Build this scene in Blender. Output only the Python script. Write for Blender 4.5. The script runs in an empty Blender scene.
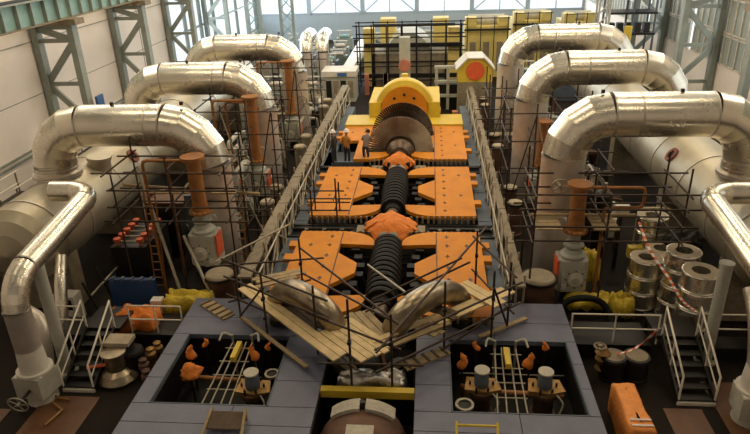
import bpy, math, random
from mathutils import Vector as V, Matrix, noise
random.seed(7)
COL = bpy.context.scene.collection
PI = math.pi
A = -1.45                      # X of the turbine shaft line
# ------------------------------------------------------------------ camera
F = 633.0; CAMZ = 12.0
Yc = V((55, -292, F)).normalized(); D0 = V((45, 1383, F))
Dc = (D0 - Yc*D0.dot(Yc)).normalized(); Xc = Dc.cross(Yc); Zc = -Dc
cam = bpy.data.objects.new('camera', bpy.data.cameras.new('camera')); COL.objects.link(cam)
cam.data.sensor_width = 36; cam.data.lens = 36*F/750; cam.data.clip_end = 400
# rows: world axes seen in camera (x right, y down, z forward)  ->  blender camera (x, -y, -z)
M = Matrix(((Xc[0], -Xc[1], -Xc[2]), (Yc[0], -Yc[1], -Yc[2]), (Zc[0], -Zc[1], -Zc[2])))
cam.matrix_world = Matrix.Translation((0, 0, CAMZ)) @ M.to_4x4()
bpy.context.scene.camera = cam
def AT(px, py, z=None, Y=None, X=None):
    r = V((px-375, py-217, F)); d = V((r.dot(Xc), r.dot(Yc), r.dot(Zc)))
    t = (z-CAMZ)/d.z if z is not None else (Y/d.y if Y is not None else X/d.x)
    return V((0, 0, CAMZ)) + d*t
# ------------------------------------------------------------------ materials
def mat(name, col, rough=0.6, metal=0.0, var=0.15, scale=3.0, bump=0.0, col2=None, wear=0.0, spec=0.5, dscale=None):
    m = bpy.data.materials.new(name); m.use_nodes = True
    nt = m.node_tree; n = nt.nodes; l = nt.links; b = n['Principled BSDF']
    tc = n.new('ShaderNodeTexCoord'); nz = n.new('ShaderNodeTexNoise')
    nz.inputs['Scale'].default_value = scale; nz.inputs['Detail'].default_value = 6; nz.inputs['Roughness'].default_value = 0.65
    l.new(tc.outputs['Object'], nz.inputs['Vector'])
    cr = n.new('ShaderNodeValToRGB'); c = col; c2 = col2 or tuple(x*(1-var*2) for x in c)
    cr.color_ramp.elements[0].position = 0.32; cr.color_ramp.elements[1].position = 0.62
    cr.color_ramp.elements[0].color = (*c2, 1); cr.color_ramp.elements[1].color = (*c, 1)
    l.new(nz.outputs['Fac'], cr.inputs['Fac']); l.new(cr.outputs['Color'], b.inputs['Base Color'])
    b.inputs['Roughness'].default_value = rough; b.inputs['Metallic'].default_value = metal
    b.inputs['Specular IOR Level'].default_value = spec
    mr = n.new('ShaderNodeMapRange'); mr.inputs[3].default_value = max(0.05, rough-0.08); mr.inputs[4].default_value = min(1, rough+0.1)
    l.new(nz.outputs['Fac'], mr.inputs[0]); l.new(mr.outputs[0], b.inputs['Roughness'])
    if bump:
        bp = n.new('ShaderNodeBump'); bp.inputs['Strength'].default_value = bump; bp.inputs['Distance'].default_value = 0.05
        nb = n.new('ShaderNodeTexNoise'); nb.inputs['Scale'].default_value = dscale or scale*3
        l.new(tc.outputs['Object'], nb.inputs['Vector'])
        l.new(nb.outputs['Fac'], bp.inputs['Height']); l.new(bp.outputs['Normal'], b.inputs['Normal'])
    return m
def emis(name, col, s):
    m = bpy.data.materials.new(name); m.use_nodes = True; nt = m.node_tree; nt.nodes.clear()
    e = nt.nodes.new('ShaderNodeEmission'); o = nt.nodes.new('ShaderNodeOutputMaterial')
    e.inputs[0].default_value = (*col, 1); e.inputs[1].default_value = s; nt.links.new(e.outputs[0], o.inputs[0]); return m
K = {}
K['lag'] = mat('lagging_steel', (.82,.77,.66), .26, .92, .06, .8, 0, col2=(.75,.70,.59))
K['lag2'] = mat('pinkish_lagging', (.60,.54,.48), .38, .55, .15, 1.6, .06, col2=(.46,.40,.35), dscale=3)
K['vessel'] = mat('vessel_lagging', (.50,.45,.34), .42, .65, .12, .6, 0, col2=(.40,.35,.26), dscale=2)
K['seam'] = mat('seam_metal', (.55,.51,.45), .4, .8, .1)
K['orange'] = mat('orange_primer', (.60,.225,.014), .62, 0, .06, 1.6, .05, col2=(.50,.175,.012), spec=.25)
K['orangepipe'] = mat('rusty_orange_paint', (.34,.135,.035), .6, .1, .2, 2.5, .1)
K['cloth'] = mat('orange_cloth', (.72,.21,.03), .85, 0, .12, 4, .6, dscale=9)
K['yellow'] = mat('yellow_paint', (.66,.47,.04), .5, 0, .1, 1.2, .05)
K['yellowtarp'] = mat('yellow_tarp', (.60,.44,.03), .6, 0, .15, 3, .5)
K['deck'] = mat('blue_grey_plate', (.135,.142,.20), .5, .1, .12, .9, .06, col2=(.10,.104,.15))
K['bluegrey'] = mat('slate_blue_paint', (.12,.15,.19), .6, .1, .2, 1.5)
K['teal'] = mat('teal_crane_paint', (.24,.40,.38), .55, .1, .12, 1.0)
K['tealgrey'] = mat('grey_green_paint', (.30,.33,.29), .6, .1, .15, 1.0)
K['wall'] = mat('cream_wall', (.88,.80,.74), .8, 0, .05, .25)
K['wallpink'] = mat('pinkish_wall', (.84,.75,.68), .8, 0, .05, .25)
K['band'] = mat('grey_blue_band', (.36,.42,.46), .7, 0, .05, .3)
K['floor'] = mat('stained_floor', (.014,.009,.006), .75, 0, .3, .5, .08, spec=.2)
K['floorbrown'] = mat('brown_floor_plate', (.13,.055,.022), .5, 0, .2, 1.2, .05)
K['dark'] = mat('dark_greasy_steel', (.012,.010,.008), .5, .1, .3, 3)
K['black'] = mat('black_paint', (.010,.009,.008), .6, 0, .3, 3, spec=.25)
K['rotor'] = mat('oxidised_rotor_steel', (.12,.085,.06), .38, .75, .25, 4, .05)
K['blade'] = mat('blade_steel', (.46,.38,.28), .42, .6, .2, .8, col2=(.26,.15,.09))
K['rust'] = mat('rust_brown_casting', (.15,.075,.045), .65, .2, .25, 2.2, .2)
K['tan'] = mat('dusty_tan_steel', (.27,.22,.15), .75, .05, .2, 2.5, .1)
K['tanlight'] = mat('dusty_cap', (.42,.35,.25), .8, 0, .15, 2.5, .1)
K['pole'] = mat('rusty_scaffold_pole', (.065,.042,.03), .55, .5, .25, 4)
K['poletan'] = mat('galvanised_pole', (.40,.36,.28), .5, .4, .15, 4)
K['wood'] = mat('pale_scaffold_board', (.66,.50,.26), .75, 0, .14, 3, .15)
K['wood2'] = mat('weathered_board', (.38,.28,.15), .8, 0, .18, 4, .2)
K['wood3'] = mat('dark_board', (.12,.08,.05), .8, 0, .2, 4, .2)
K['grey'] = mat('grey_green_valve', (.46,.45,.38), .6, .05, .12, 2, .1)
K['greypost'] = mat('pale_grey_post', (.42,.42,.36), .6, 0, .12, 1.5)
K['white'] = mat('white_paint', (.66,.62,.54), .55, 0, .1, 2)
K['rail'] = mat('white_rail_paint', (.72,.66,.56), .5, 0, .1, 5)
K['blue'] = mat('navy_sheet', (.03,.075,.22), .55, 0, .1, 1.5)
K['blue2'] = mat('blue_sign', (.05,.14,.36), .5)
K['red'] = mat('red_paint', (.65,.10,.03), .55, 0, .1, 3)
K['whiteband'] = mat('white_tape', (.75,.70,.66), .6)
K['silver'] = mat('crumpled_foil', (.72,.70,.66), .3, .9, .1, 5, .7, dscale=9)
K['insul'] = mat('insulation_blanket', (.50,.46,.38), .8, .1, .12, 4, .5)
K['green'] = mat('green_clutter', (.16,.20,.15), .6, .3, .2, 3)
K['brass'] = mat('brass_fitting', (.36,.21,.07), .5, .6, .2, 4)
K['skin'] = mat('skin', (.45,.25,.17), .6)
K['cloth_dark'] = mat('dark_work_jacket', (.04,.035,.035), .85)
K['cloth_navy'] = mat('navy_trousers', (.03,.035,.05), .85)
K['cloth_orange'] = mat('ochre_work_jacket', (.60,.26,.05), .85)
K['cloth_grey'] = mat('grey_brown_shirt', (.20,.15,.13), .85)
K['helmet'] = mat('white_helmet', (.8,.78,.72), .35)
K['cloth2'] = mat('bright_orange_wrap', (.85,.30,.06), .6, 0, .1, 5, .5, dscale=9)
K['rustred'] = mat('rusty_red_ring', (.22,.06,.035), .7)
K['yellowpale'] = mat('haze_pale_yellow', (.66,.52,.16), .6, 0, .1, 1.2)  # paler yellow for far machines, distance haze put into the colour
K['dull'] = mat('dull_bare_steel', (.38,.32,.23), .30, .85, .15, 2.5, .03, col2=(.22,.17,.11))
K['salmon'] = mat('faded_red_paint', (.50,.18,.12), .7)
def glass(name, col, t=.0, rough=.2):
    m = bpy.data.materials.new(name); m.use_nodes = True; nt = m.node_tree; n = nt.nodes; b = n['Principled BSDF']
    b.inputs['Base Color'].default_value = (*col, 1); b.inputs['Roughness'].default_value = rough
    tr = n.new('ShaderNodeBsdfTransparent'); tr.inputs[0].default_value = (*col, 1)
    mx = n.new('ShaderNodeMixShader'); mx.inputs[0].default_value = t
    nt.links.new(tr.outputs[0], mx.inputs[1]); nt.links.new(b.outputs[0], mx.inputs[2])
    nt.links.new(mx.outputs[0], n['Material Output'].inputs['Surface']); return m
K['glass'] = glass('clear_glazing', (.95,.97,1), .12)
K['glassdull'] = glass('dusty_glazing', (.42,.46,.43), .80, .35)
# ------------------------------------------------------------------ mesh builder
class MB:
    def __init__(s): s.v = []; s.f = []; s.m = []; s.sm = []; s.cur = 0; s.smooth = False
    def add(s, vs, fs, smooth=None):
        o = len(s.v); s.v += [tuple(x) for x in vs]
        for f in fs: s.f.append(tuple(i+o for i in f)); s.m.append(s.cur); s.sm.append(s.smooth if smooth is None else smooth)
        return s
    def obox(s, c, ax, ay, az):           # centre and three half-axis vectors
        c, ax, ay, az = V(c), V(ax), V(ay), V(az)
        vs = [c+i*ax+j*ay+k*az for k in (-1, 1) for j in (-1, 1) for i in (-1, 1)]
        fs = [(0,2,3,1),(4,5,7,6),(0,1,5,4),(2,6,7,3),(0,4,6,2),(1,3,7,5)]
        if ax.cross(ay).dot(az) < 0: fs = [f[::-1] for f in fs]
        return s.add(vs, fs, False)
    def box(s, c, d, rz=0):
        cs, sn = math.cos(rz), math.sin(rz)
        return s.obox(c, (d[0]/2*cs, d[0]/2*sn, 0), (-d[1]/2*sn, d[1]/2*cs, 0), (0, 0, d[2]/2))
    def b2(s, lo, hi):
        lo, hi = V(lo), V(hi); return s.box((lo+hi)/2, hi-lo)
    def frame(s, d, up=(0,0,1)):
        d = V(d).normalized(); u = V(up)
        if abs(d.dot(u)) > .99: u = V((0,1,0))
        a = d.cross(u).normalized(); return a, a.cross(d)
    def bar(s, p, q, w, h=None, up=(0,0,1)):
        p, q = V(p), V(q); a, b = s.frame(q-p, up); h = h or w
        return s.obox((p+q)/2, a*w/2, (q-p)/2, b*h/2)
    def cyl(s, p, q, r, r2=None, n=12, cap=True):
        p, q = V(p), V(q); r2 = r if r2 is None else r2; a, b = s.frame(q-p)
        vs = [c+rr*(a*math.cos(t)+b*math.sin(t)) for c, rr in ((p, r), (q, r2)) for t in [2*PI*i/n for i in range(n)]]
        s.add(vs, [(i, (i+1)%n, n+(i+1)%n, n+i)[::-1] for i in range(n)], True)
        if cap:
            s.add(vs[:n], [tuple(range(n))], False); s.add(vs[n:], [tuple(range(n))[::-1]], False)
        return s
    def tube(s, pts, r, n=12, cap=True, hard=False, closed=False):
        pts = [V(p) for p in pts]; N = len(pts); rs = r if isinstance(r, (list, tuple)) else [r]*N
        a = None; rings = []
        for i, p in enumerate(pts):
            d0 = (p-pts[i-1]) if i > 0 else (pts[1]-p); d1 = (pts[i+1]-p) if i < N-1 else d0
            d0 = d0.normalized(); d1 = d1.normalized(); t = (d0+d1)
            t = t.normalized() if t.length > 1e-6 else d0
            if a is None: a, _ = s.frame(d0)
            a = (a - d0*a.dot(d0)).normalized(); b = a.cross(d0)
            ring = []
            for k in range(n):
                th = 2*PI*k/n; o = rs[i]*(a*math.cos(th)+b*math.sin(th))
                o = o - d0*(o.dot(t)/max(.2, d0.dot(t)))       # mitre
                ring.append(p+o)
            rings.append(ring)
        if hard:
            for i in range(N-1):
                s.add(rings[i]+rings[i+1], [(k, (k+1)%n, n+(k+1)%n, n+k) for k in range(n)], True)
        else:
            s.add([v for r_ in rings for v in r_], [(i*n+k, i*n+(k+1)%n, (i+1)*n+(k+1)%n, (i+1)*n+k) for i in range(N-1) for k in range(n)], True)
        if cap:
            s.add(rings[0], [tuple(range(n))[::-1]], False); s.add(rings[-1], [tuple(range(n))], False)
        return s
    def lathe(s, prof, o, d, n=24, hard=True):      # prof: (r, t) along axis d from o
        o = V(o); a, b = s.frame(d); d = V(d).normalized()
        R = [[o+d*t+max(r, 1e-4)*(a*math.cos(2*PI*k/n)+b*math.sin(2*PI*k/n)) for k in range(n)] for r, t in prof]
        if hard:
            for i in range(len(R)-1):
                s.add(R[i]+R[i+1], [(k, (k+1)%n, n+(k+1)%n, n+k)[::-1] for k in range(n)], True)
        else:
            s.add([v for r in R for v in r], [(i*n+k, i*n+(k+1)%n, (i+1)*n+(k+1)%n, (i+1)*n+k)[::-1] for i in range(len(R)-1) for k in range(n)], True)
        return s
    def prism(s, poly, z0, z1):            # poly: list of (x, y)
        a = sum(poly[i][0]*poly[(i+1)%len(poly)][1]-poly[(i+1)%len(poly)][0]*poly[i][1] for i in range(len(poly)))
        if a < 0: poly = poly[::-1]
        n = len(poly); vs = [(x, y, z0) for x, y in poly]+[(x, y, z1) for x, y in poly]
        return s.add(vs, [tuple(range(n))[::-1], tuple(range(n, 2*n))]+[(i, (i+1)%n, n+(i+1)%n, n+i) for i in range(n)], False)
    def ring(s, c, d, r0, r1, h, n=24):
        return s.lathe([(r0, 0), (r1, 0), (r1, h), (r0, h), (r0, 0)], c, d, n)
    def wheel(s, c, d, r, t=.025, sp=5):
        a, b = s.frame(d); c = V(c)
        s.tube([c+r*(a*math.cos(x)+b*math.sin(x)) for x in [2*PI*i/16 for i in range(17)]], t, 6, False)
        for i in range(sp):
            x = 2*PI*i/sp; s.cyl(c, c+r*(a*math.cos(x)+b*math.sin(x)), t*.7, n=6)
        s.cyl(c-V(d).normalized()*.05, c+V(d).normalized()*.05, t*2, n=8); return s
    def build(s, name, mats, parent=None, **kw):
        me = bpy.data.meshes.new(name); me.from_pydata(s.v, [], s.f)
        mats = mats if isinstance(mats, list) else [mats]
        for m in mats: me.materials.append(K[m])
        me.polygons.foreach_set('material_index', s.m); me.polygons.foreach_set('use_smooth', s.sm); me.update()
        o = bpy.data.objects.new(name, me); COL.objects.link(o)
        if parent is not None:
            o.parent = parent; me.transform(Matrix.Translation(-V(parent_world(parent))))
        if kw: tag(o, **kw)
        return o
ORG = {}
def parent_world(p):
    w = V((0,0,0))
    while p is not None: w += V(p.location); p = p.parent
    return w
def tag(o, label=None, cat=None, group=None, kind=None):
    if label: o['label'] = label
    if cat: o['category'] = cat
    if group: o['group'] = group
    if kind: o['kind'] = kind
    return o
def thing(name, label, cat, loc=(0,0,0), group=None):
    o = bpy.data.objects.new(name, None); COL.objects.link(o); o.location = loc; o.empty_display_size = .2
    return tag(o, label, cat, group)
def dup(root, loc, label, group=None, rz=0, scale=None):
    def cp(o, par):
        c = o.copy(); COL.objects.link(c); c.parent = par
        for ch in o.children: cp(ch, c)
        return c
    r = cp(root, None); r.location = loc; r.rotation_euler = (0, 0, rz); r['label'] = label
    if group: r['group'] = group
    if scale: r.scale = scale
    return r
def smooth_path(pts, k=6):
    pts = [V(p) for p in pts]; P = [pts[0]*2-pts[1]]+pts+[pts[-1]*2-pts[-2]]; out = []
    for i in range(1, len(P)-2):
        for j in range(k):
            t = j/k; a, b, c, d = P[i-1:i+3]
            out.append(.5*((2*b)+(c-a)*t+(2*a-5*b+4*c-d)*t*t+(3*b-a-3*c+d)*t**3))
    return out+[pts[-1]]
def elbow(p, c, q, R, k=4):        # points of a mitred bend at corner c
    p, c, q = V(p), V(c), V(q); u = (p-c).normalized(); w = (q-c).normalized()
    o = c+(u+w)*R
    return [o - w*R*math.cos(t) - u*R*math.sin(t) for t in [PI/2*i/k for i in range(k+1)]]
def S(name, mb, m): return tag(mb.build(name, m), kind='structure')
def cloth_mesh(name, m, c, w, d, h, label, cat, seed=0, group=None, parent=None, drop=.3, n=18, lump=.12):
    b = MB(); b.smooth = True; c = V(c); vs = []; half = n
    for j in range(n+1):
        for i in range(n+1):
            u, v = i/n*2-1, j/n*2-1
            r = max(abs(u), abs(v))
            z = h*(1-max(0, r-.5)**2*2.4)
            z += lump*noise.noise(V((u*2.3+seed, v*2.3, seed)))*2 + lump*.5*noise.noise(V((u*6, v*6+seed, 1)))
            if r >= .98: z = -drop*(.6+.5*noise.noise(V((u*4, v*4, seed))))
            k = 1+.16*noise.noise(V((u*2.7, v*2.7, seed+5)))
            vs.append(c+V((u*w/2*k, v*d/2*k, z)))
    b.add(vs, [(j*(n+1)+i, j*(n+1)+i+1, (j+1)*(n+1)+i+1, (j+1)*(n+1)+i) for j in range(n) for i in range(n)])
    o = b.build(name, m, parent)
    so = o.modifiers.new('t', 'SOLIDIFY'); so.thickness = .03
    if label: tag(o, label, cat, group)
    return o

# ================================================================== SETTING
WL, WR, YB = -20.2, 17.3, 76.0
S('floor', MB().b2((WL-.3, -6, -.3), (WR+.3, YB+.3, 0)), 'floor')
b = MB(); b.b2((WL-.3, -6, 0), (WL, 49.5, 19)); b.b2((WL-.3, 49.5, 0), (WL, YB, 1.5)); b.b2((WL-.3, 49.5, 11), (WL, YB, 19))
S('wall_left', b, 'wall')
b = MB(); b.b2((WR, -6, 0), (WR+.3, YB, 3.9)); b.b2((WR, -6, 8.3), (WR+.3, YB, 19)); b.b2((WR, -6, 3.9), (WR+.3, 18, 8.3))
S('wall_right', b, 'wallpink')
b = MB(); b.b2((WL, YB, 0), (WR, YB+.3, 2.9)); b.b2((WL, YB, 12.5), (WR, YB+.3, 19)); S('wall_back', b, 'band')
S('wall_front', MB().b2((WL, -6.3, 0), (WR, -6, 19)), 'wallpink')
S('ceiling', MB().b2((WL-.3, -6.3, 19), (WR+.3, YB+.3, 19.3)), 'band')
# back glazing, bay by bay
nb = 6; bw = (WR-WL)/nb
for i in range(nb):
    x0 = WL+i*bw; x1 = x0+bw
    w = MB().b2((x0+.15, YB+.1, 2.9), (x1-.15, YB+.14, 12.5)).build('window_%d' % (i+1), 'glass'); tag(w, kind='structure')
    f = MB()
    for x in (x0+.12, x1-.12): f.b2((x-.12, YB-.05, 2.9), (x+.12, YB+.2, 12.5))
    for z in (3.0, 4.9, 8.0, 12.4): f.b2((x0, YB-.03, z-.07), (x1, YB+.18, z+.07))
    xm = (x0+x1)/2; f.b2((xm-.05, YB, 2.9), (xm+.05, YB+.15, 12.5))
    if i in (1, 2, 4):
        f.bar((x0+.1, YB-.1, 3), (x1-.1, YB-.1, 8), .12); f.bar((x1-.1, YB-.1, 3), (x0+.1, YB-.1, 8), .12)
    f.build('window_frame', 'band', w)
# left wall glazing beyond the second lattice column
w = MB().b2((WL-.15, 49.5, 1.5), (WL-.1, YB, 11)).build('window_7', 'glass'); tag(w, kind='structure')
f = MB()
for y in range(0, 8): f.b2((WL-.25, 49.5+y*3.75-.08, 1.5), (WL+.05, 49.5+y*3.75+.08, 11))
for z in (1.5, 4.5, 7.5, 10.9): f.b2((WL-.2, 49.5, z-.06), (WL+.04, YB, z+.06))
f.build('window_frame', 'tealgrey', w)
# right wall gridded glazing
for i, (y0, y1) in enumerate(((18, 26.5), (27, 35.3), (36, 44.3), (45, 53.3), (54, 64.5), (65, 75.5))):
    w = MB().b2((WR+.05, y0, 3.9), (WR+.1, y1, 8.3)).build('window_%d' % (8+i), 'glassdull'); tag(w, kind='structure')
    f = MB(); n = int((y1-y0)/.85)
    for k in range(n+1):
        y = y0+(y1-y0)*k/n; f.b2((WR-.04, y-.045, 3.9), (WR+.04, y+.045, 8.3))
    for z in (3.95, 5.6, 5.75, 7.6, 8.25): f.b2((WR-.04, y0, z-.045), (WR+.04, y1, z+.045))
    f.build('window_frame', 'rail', w)
# joint lines of the left wall panels
t = MB()
for z in (1.9, 2.15): t.bar((WL+.05, 22, z), (WL+.05, 49, z), .1)
t.build('trim_1', 'tealgrey')['kind'] = 'structure'
t = MB()
for y in (36, 44.2, 48.9): t.b2((WL-.01, y-.03, 0), (WL+.03, y+.03, 12))
for z in (4.6, 7.2, 9.6): t.b2((WL-.01, 18, z-.02), (WL+.02, 49.5, z+.02))
t.build('trim_2', 'tealgrey')['kind'] = 'structure'
t = MB().b2((WL, 49.2, 0), (WL+.25, 49.5, 12)); t.build('trim_3', 'tealgrey')['kind'] = 'structure'

# lattice columns
def column(y, side, label, top=8.0, m='tealgrey'):
    xi = (-18.0 if side < 0 else 15.0); xo = (WL+.25 if side < 0 else WR-.25)
    t = thing('lattice_column', label, 'column', (xi, y, 0), 'lattice columns along the walls')
    MB().box((xi, y, top/2), (.32, .5, top)).build('inner_post', 'tealgrey', t)
    MB().box((xo, y, top/2), (.32, .5, top)).build('outer_post', 'tealgrey', t)
    z = .6; k = 0
    while z < top-.5:
        z2 = min(z+2.2, top-.15)
        a, c = ((xi, y, z), (xo, y, z2)) if k % 2 else ((xo, y, z), (xi, y, z2))
        MB().bar(a, c, .16, .3).build('diagonal_brace', 'tealgrey', t)
        MB().bar((xi, y, z2), (xo, y, z2), .14, .2).build('cross_tie', 'tealgrey', t)
        z = z2; k += 1
    MB().b2((min(xi, xo)-.5, y-.45, top), (max(xi, xo)+.5, y+.45, top+.28)).build('bracket', 'tan', t)
column(31.7, -1, 'grey green lattice column nearest on the left wall, under the teal girder')
column(40.2, -1, 'second lattice column along the left wall, behind the nearest one')
column(48.8, -1, 'third lattice column on the left, at the start of the glazed wall')
column(57.5, -1, 'fourth lattice column on the left, in front of bright glazing')
column(40.2, 1, 'thick lattice column on the right wall between gridded windows')
column(31.4, 1, 'nearest lattice column at the right edge by the crane girder')
column(49.5, 1, 'lattice column on the right beside the yellow post')
# crane girders
def girder(x, y0, y1, side, label):
    t = thing('crane_girder', label, 'girder', (x, y0, 8.28), 'crane girders')
    m = 'teal' if side < 0 else 'tealgrey'
    MB().b2((x-.03, y0, 8.28), (x+.03, y1, 9.35)).build('web', 'teal', t)
    MB().b2((x-.25, y0, 9.35), (x+.25, y1, 9.41)).build('top_flange', 'tealgrey', t)
    MB().b2((x-.25, y0, 8.28), (x+.25, y1, 8.34)).build('bottom_flange', 'tan', t)
    MB().b2((x-.05, y0, 9.41), (x+.05, y1, 9.54)).build('crane_rail', 'dark', t)
    y = y0+.6
    while y < y1:
        MB().b2((x-.22, y-.02, 8.34), (x+.22, y+.02, 9.35)).build('stiffener', 'tealgrey', t); y += 1.1
girder(-18.2, 16, 60, -1, 'teal crane girder with ribbed web on the left wall columns')
girder(15.2, 16, 60, 1, 'green crane girder with ribbed web at the top right')
b = MB().box((-17.6, 32.2, 3.9), (.12, .7, .7)); b.build('wall_sign', 'blue2', label='small blue sign on the nearest left lattice column', cat='sign')

# ================================================================== CROSSOVER PIPES
RP = .74
def crossover(side, y, label, zi=.0, ztop=6.0, r=RP):
    ztop = 6.0+side*.13
    xo = A+side*12.05+(-.15 if side < 0 else 0); xi = A+side*6.05-(.35 if side < 0 else 0)
    t = thing('crossover_pipe', label, 'pipe', (xi, y, 0), 'large silver crossover pipes')
    p0 = (xo, y, 4.0); c0 = (xo, y, ztop); c1 = (xi, y, ztop); p1 = (xi, y, 0)
    e0 = elbow(p0, c0, c1, 1.45); e1 = elbow(c0, c1, p1, 1.4)
    MB().tube([e0[-1], V((A+side*8.3, y, ztop)), e1[0]], r, 40, False, True).build('horizontal_run', 'lag', t)
    MB().tube([p0, e0[0]], r, 40, True, True).build('outer_leg', 'lag', t)
    MB().tube(e0, r, 40, False, True).build('outer_elbow', 'lag', t)
    MB().tube(e1, r, 40, False, True).build('inner_elbow', 'lag', t)
    MB().tube([e1[-1], (xi, y, 3.3), (xi, y, 2.0), (xi, y, .0)], r, 40, True, True).build('inner_leg', 'lag2', t)
    for q, d in ((e0[-1], V((side,0,0))), (e1[0], V((side,0,0))), (V((A+side*8.3, y, ztop)), V((side,0,0))), (e0[0], V((0,0,1))), (e1[-1], V((0,0,1)))):
        MB().cyl(q-d*.03, q+d*.03, r+.012, n=40).build('seam_band', 'seam', t)
    for d in (-.1, .1):
        MB().cyl((xo, y, 4.4+d), (xo, y, 4.43+d), r+.015, n=40).build('seam_band', 'seam', t)
    MB().cyl((xo, y, 4.02), (xo, y, 4.15), r+.12, n=40).build('collar', 'lag2', t)
    MB().cyl((xi, y-r*.8, 2.6), (xi-side*.1, y-r-.18, 2.6), .22, n=16).build('manhole', 'lag2', t)
    for q in (A+side*7.1, A+side*9.6): MB().box((q, y, ztop+r+.04), (.10, .10, .12)).build('lifting_lug', 'dark', t)
for side, sn in ((-1, 'left'), (1, 'right')):
    for k, (y, nm) in enumerate(((20.95, 'nearest'), (28.5, 'middle'), (36.6, 'farthest'))):
        crossover(side, y, '%s of the three big silver crossover pipes arching on the %s side' % (nm, sn))
# reheater vessels
def vessel(side, label):
    x = A+side*12.0; z = 2.75; R = 1.35; y0, y1 = 17.4, 44.0
    t = thing('reheater_vessel', label, 'vessel', (x, y0, 0), 'horizontal reheater vessels')
    MB().lathe([(0, -.55), (.7, -.42), (1.1, -.2), (R, 0.15), (R, y1-y0-.2), (1.0, y1-y0+.3), (0, y1-y0+.5)], (x, y0, z), (0, 1, 0), 56, True).build('shell', 'vessel', t)
    for y in (18.2, 19.9, 22.6, 25.6, 28.6, 31.7, 35, 38, 41):
        MB().lathe([(R+.0, 0), (R+.03, 0), (R+.03, .08), (R, .08)], (x, y, z), (0, 1, 0), 56).build('seam_band', 'seam', t)
    for y in (18.5, 24.5, 32, 40):
        MB().b2((x-1.15, y-.35, 0), (x+1.15, y+.35, 2.05)).build('saddle', 'tan', t)
    # small inspection hole facing the turbine
    for y in (24.3,):
        d = V((-side*.80, 0, .60)); p = V((x, y, z))+d*R
        MB().ring(p-d*.02, d, .17, .30, .09, 18).build('inspection_flange', 'rustred', t)
        MB().cyl(p-d*.02, p+d*.03, .18, n=18).build('inspection_opening', 'black', t)
vessel(-1, 'long horizontal silver vessel with red rimmed hole on the left side')
vessel(1, 'long horizontal silver vessel with red rimmed hole on the right side')

# secondary pipes that elbow down to floor valves
def side_pipe(side, label):
    x = A+side*9.8+(.28 if side < 0 else 0); y = 13.55; r = .34; far = 18.4; zt = 4.4; top = 3.75
    t = thing('steam_pipe', label, 'pipe', (x, y, 0), 'smaller silver elbow pipes')
    def arc(p, c, q, R, k):
        p, c, q = V(p), V(c), V(q); u, w_ = (p-c).normalized(), (q-c).normalized(); out = []
        for i in range(k+1):
            s = i/k; out.append((1-s)**2*(c+u*R)+2*s*(1-s)*(c+u*R*.12+w_*R*.12)+s*s*(c+w_*R))
        return out
    e = arc((x, far, zt), (x, y, top), (x, y, 0), .8, 6)
    e2 = arc((x, y, top), (x, far, zt), (x+side*3, far, zt), .62, 6)
    MB().tube([e2[0]]+[e[0]], r, 28, False, True).build('horizontal_run', 'lag', t)
    MB().tube(e, r, 28, False, True).build('lower_elbow', 'lag', t)
    MB().tube(e2, r, 28, False, True).build('upper_elbow', 'lag', t)
    MB().tube([e[-1], (x, y, 1.75)], r, 28, True, True).build('down_leg', 'lag2', t)
    e3 = e2[-1]; MB().tube([e3, e3+V((side*.75, 0, 0))], r, 28, True, True).build('branch', 'lag', t)
    MB().cyl((x, y, 1.05), (x, y, 1.75), r+.05, r+.0, n=24).build('white_spool', 'white', t)
    MB().lathe([(0, 0), (r+.14, 0), (r+.14, .07), (0, .07)], (x, y, 1.0), (0, 0, 1), 24).build('flange', 'white', t)
    for q in (e[0], e[-1], e2[0]):
        d = V((0,1,0)) if q is not e[-1] else V((0,0,1))
        MB().cyl(q-d*.025, q+d*.025, r+.01, n=28).build('seam_band', 'seam', t)
    v = thing('floor_valve', 'boxy white floor valve with round handwheel under the %s elbow pipe' % ('left' if side < 0 else 'right'), 'valve', (x, y, 0), 'floor valves')
    vb = MB(); vb.lathe([(0, 0), (.42, 0), (.36, .25), (.30, .3)], (x, y, 0), (0,0,1), 16)
    vb.prism([(x-.46, y-.4), (x+.34, y-.48), (x+.5, y+.24), (x-.38, y+.38)], .3, .98); vb.build('body', 'grey', v)
    MB().b2((x-.42, y-.38, .98), (x+.38, y+.3, 1.0)).build('top_plate', 'white', v)
    MB().cyl((x, y-.4, .6), (x-side*0, y-1.0, .6), .045, n=10).build('stem', 'dark', v)
    MB().wheel((x, y-1.0, .6), (0, 1, .2), .27, .022).build('handwheel', 'poletan', v)
side_pipe(-1, 'silver pipe at the left edge elbowing down to a floor valve')
side_pipe(1, 'silver pipe at the right edge elbowing down to a floor valve')
# pale grey posts
for px, py, lab, z1 in ((68, 372, 'slender pale grey post beside the left elbow pipe', 4.7), (705, 360, 'slender pale grey post beside the stacked lagging rings at right', 4.7)):
    p = AT(px, py, z=0); z1 = AT(40 if px < 100 else 731, 248, Y=p.y).z-.5
    t = thing('support_post', lab, 'post', p, 'pale grey posts')
    MB().cyl(p, p+V((0,0,z1)), .17, n=20).build('shaft', 'greypost', t)
    MB().cyl(p+V((0,0,z1)), p+V((0,0,z1+.05)), .2, n=20).build('cap_plate', 'greypost', t)
    MB().cyl(p, p+V((0,0,.08)), .32, n=20).build('base_plate', 'greypost', t)

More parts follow.
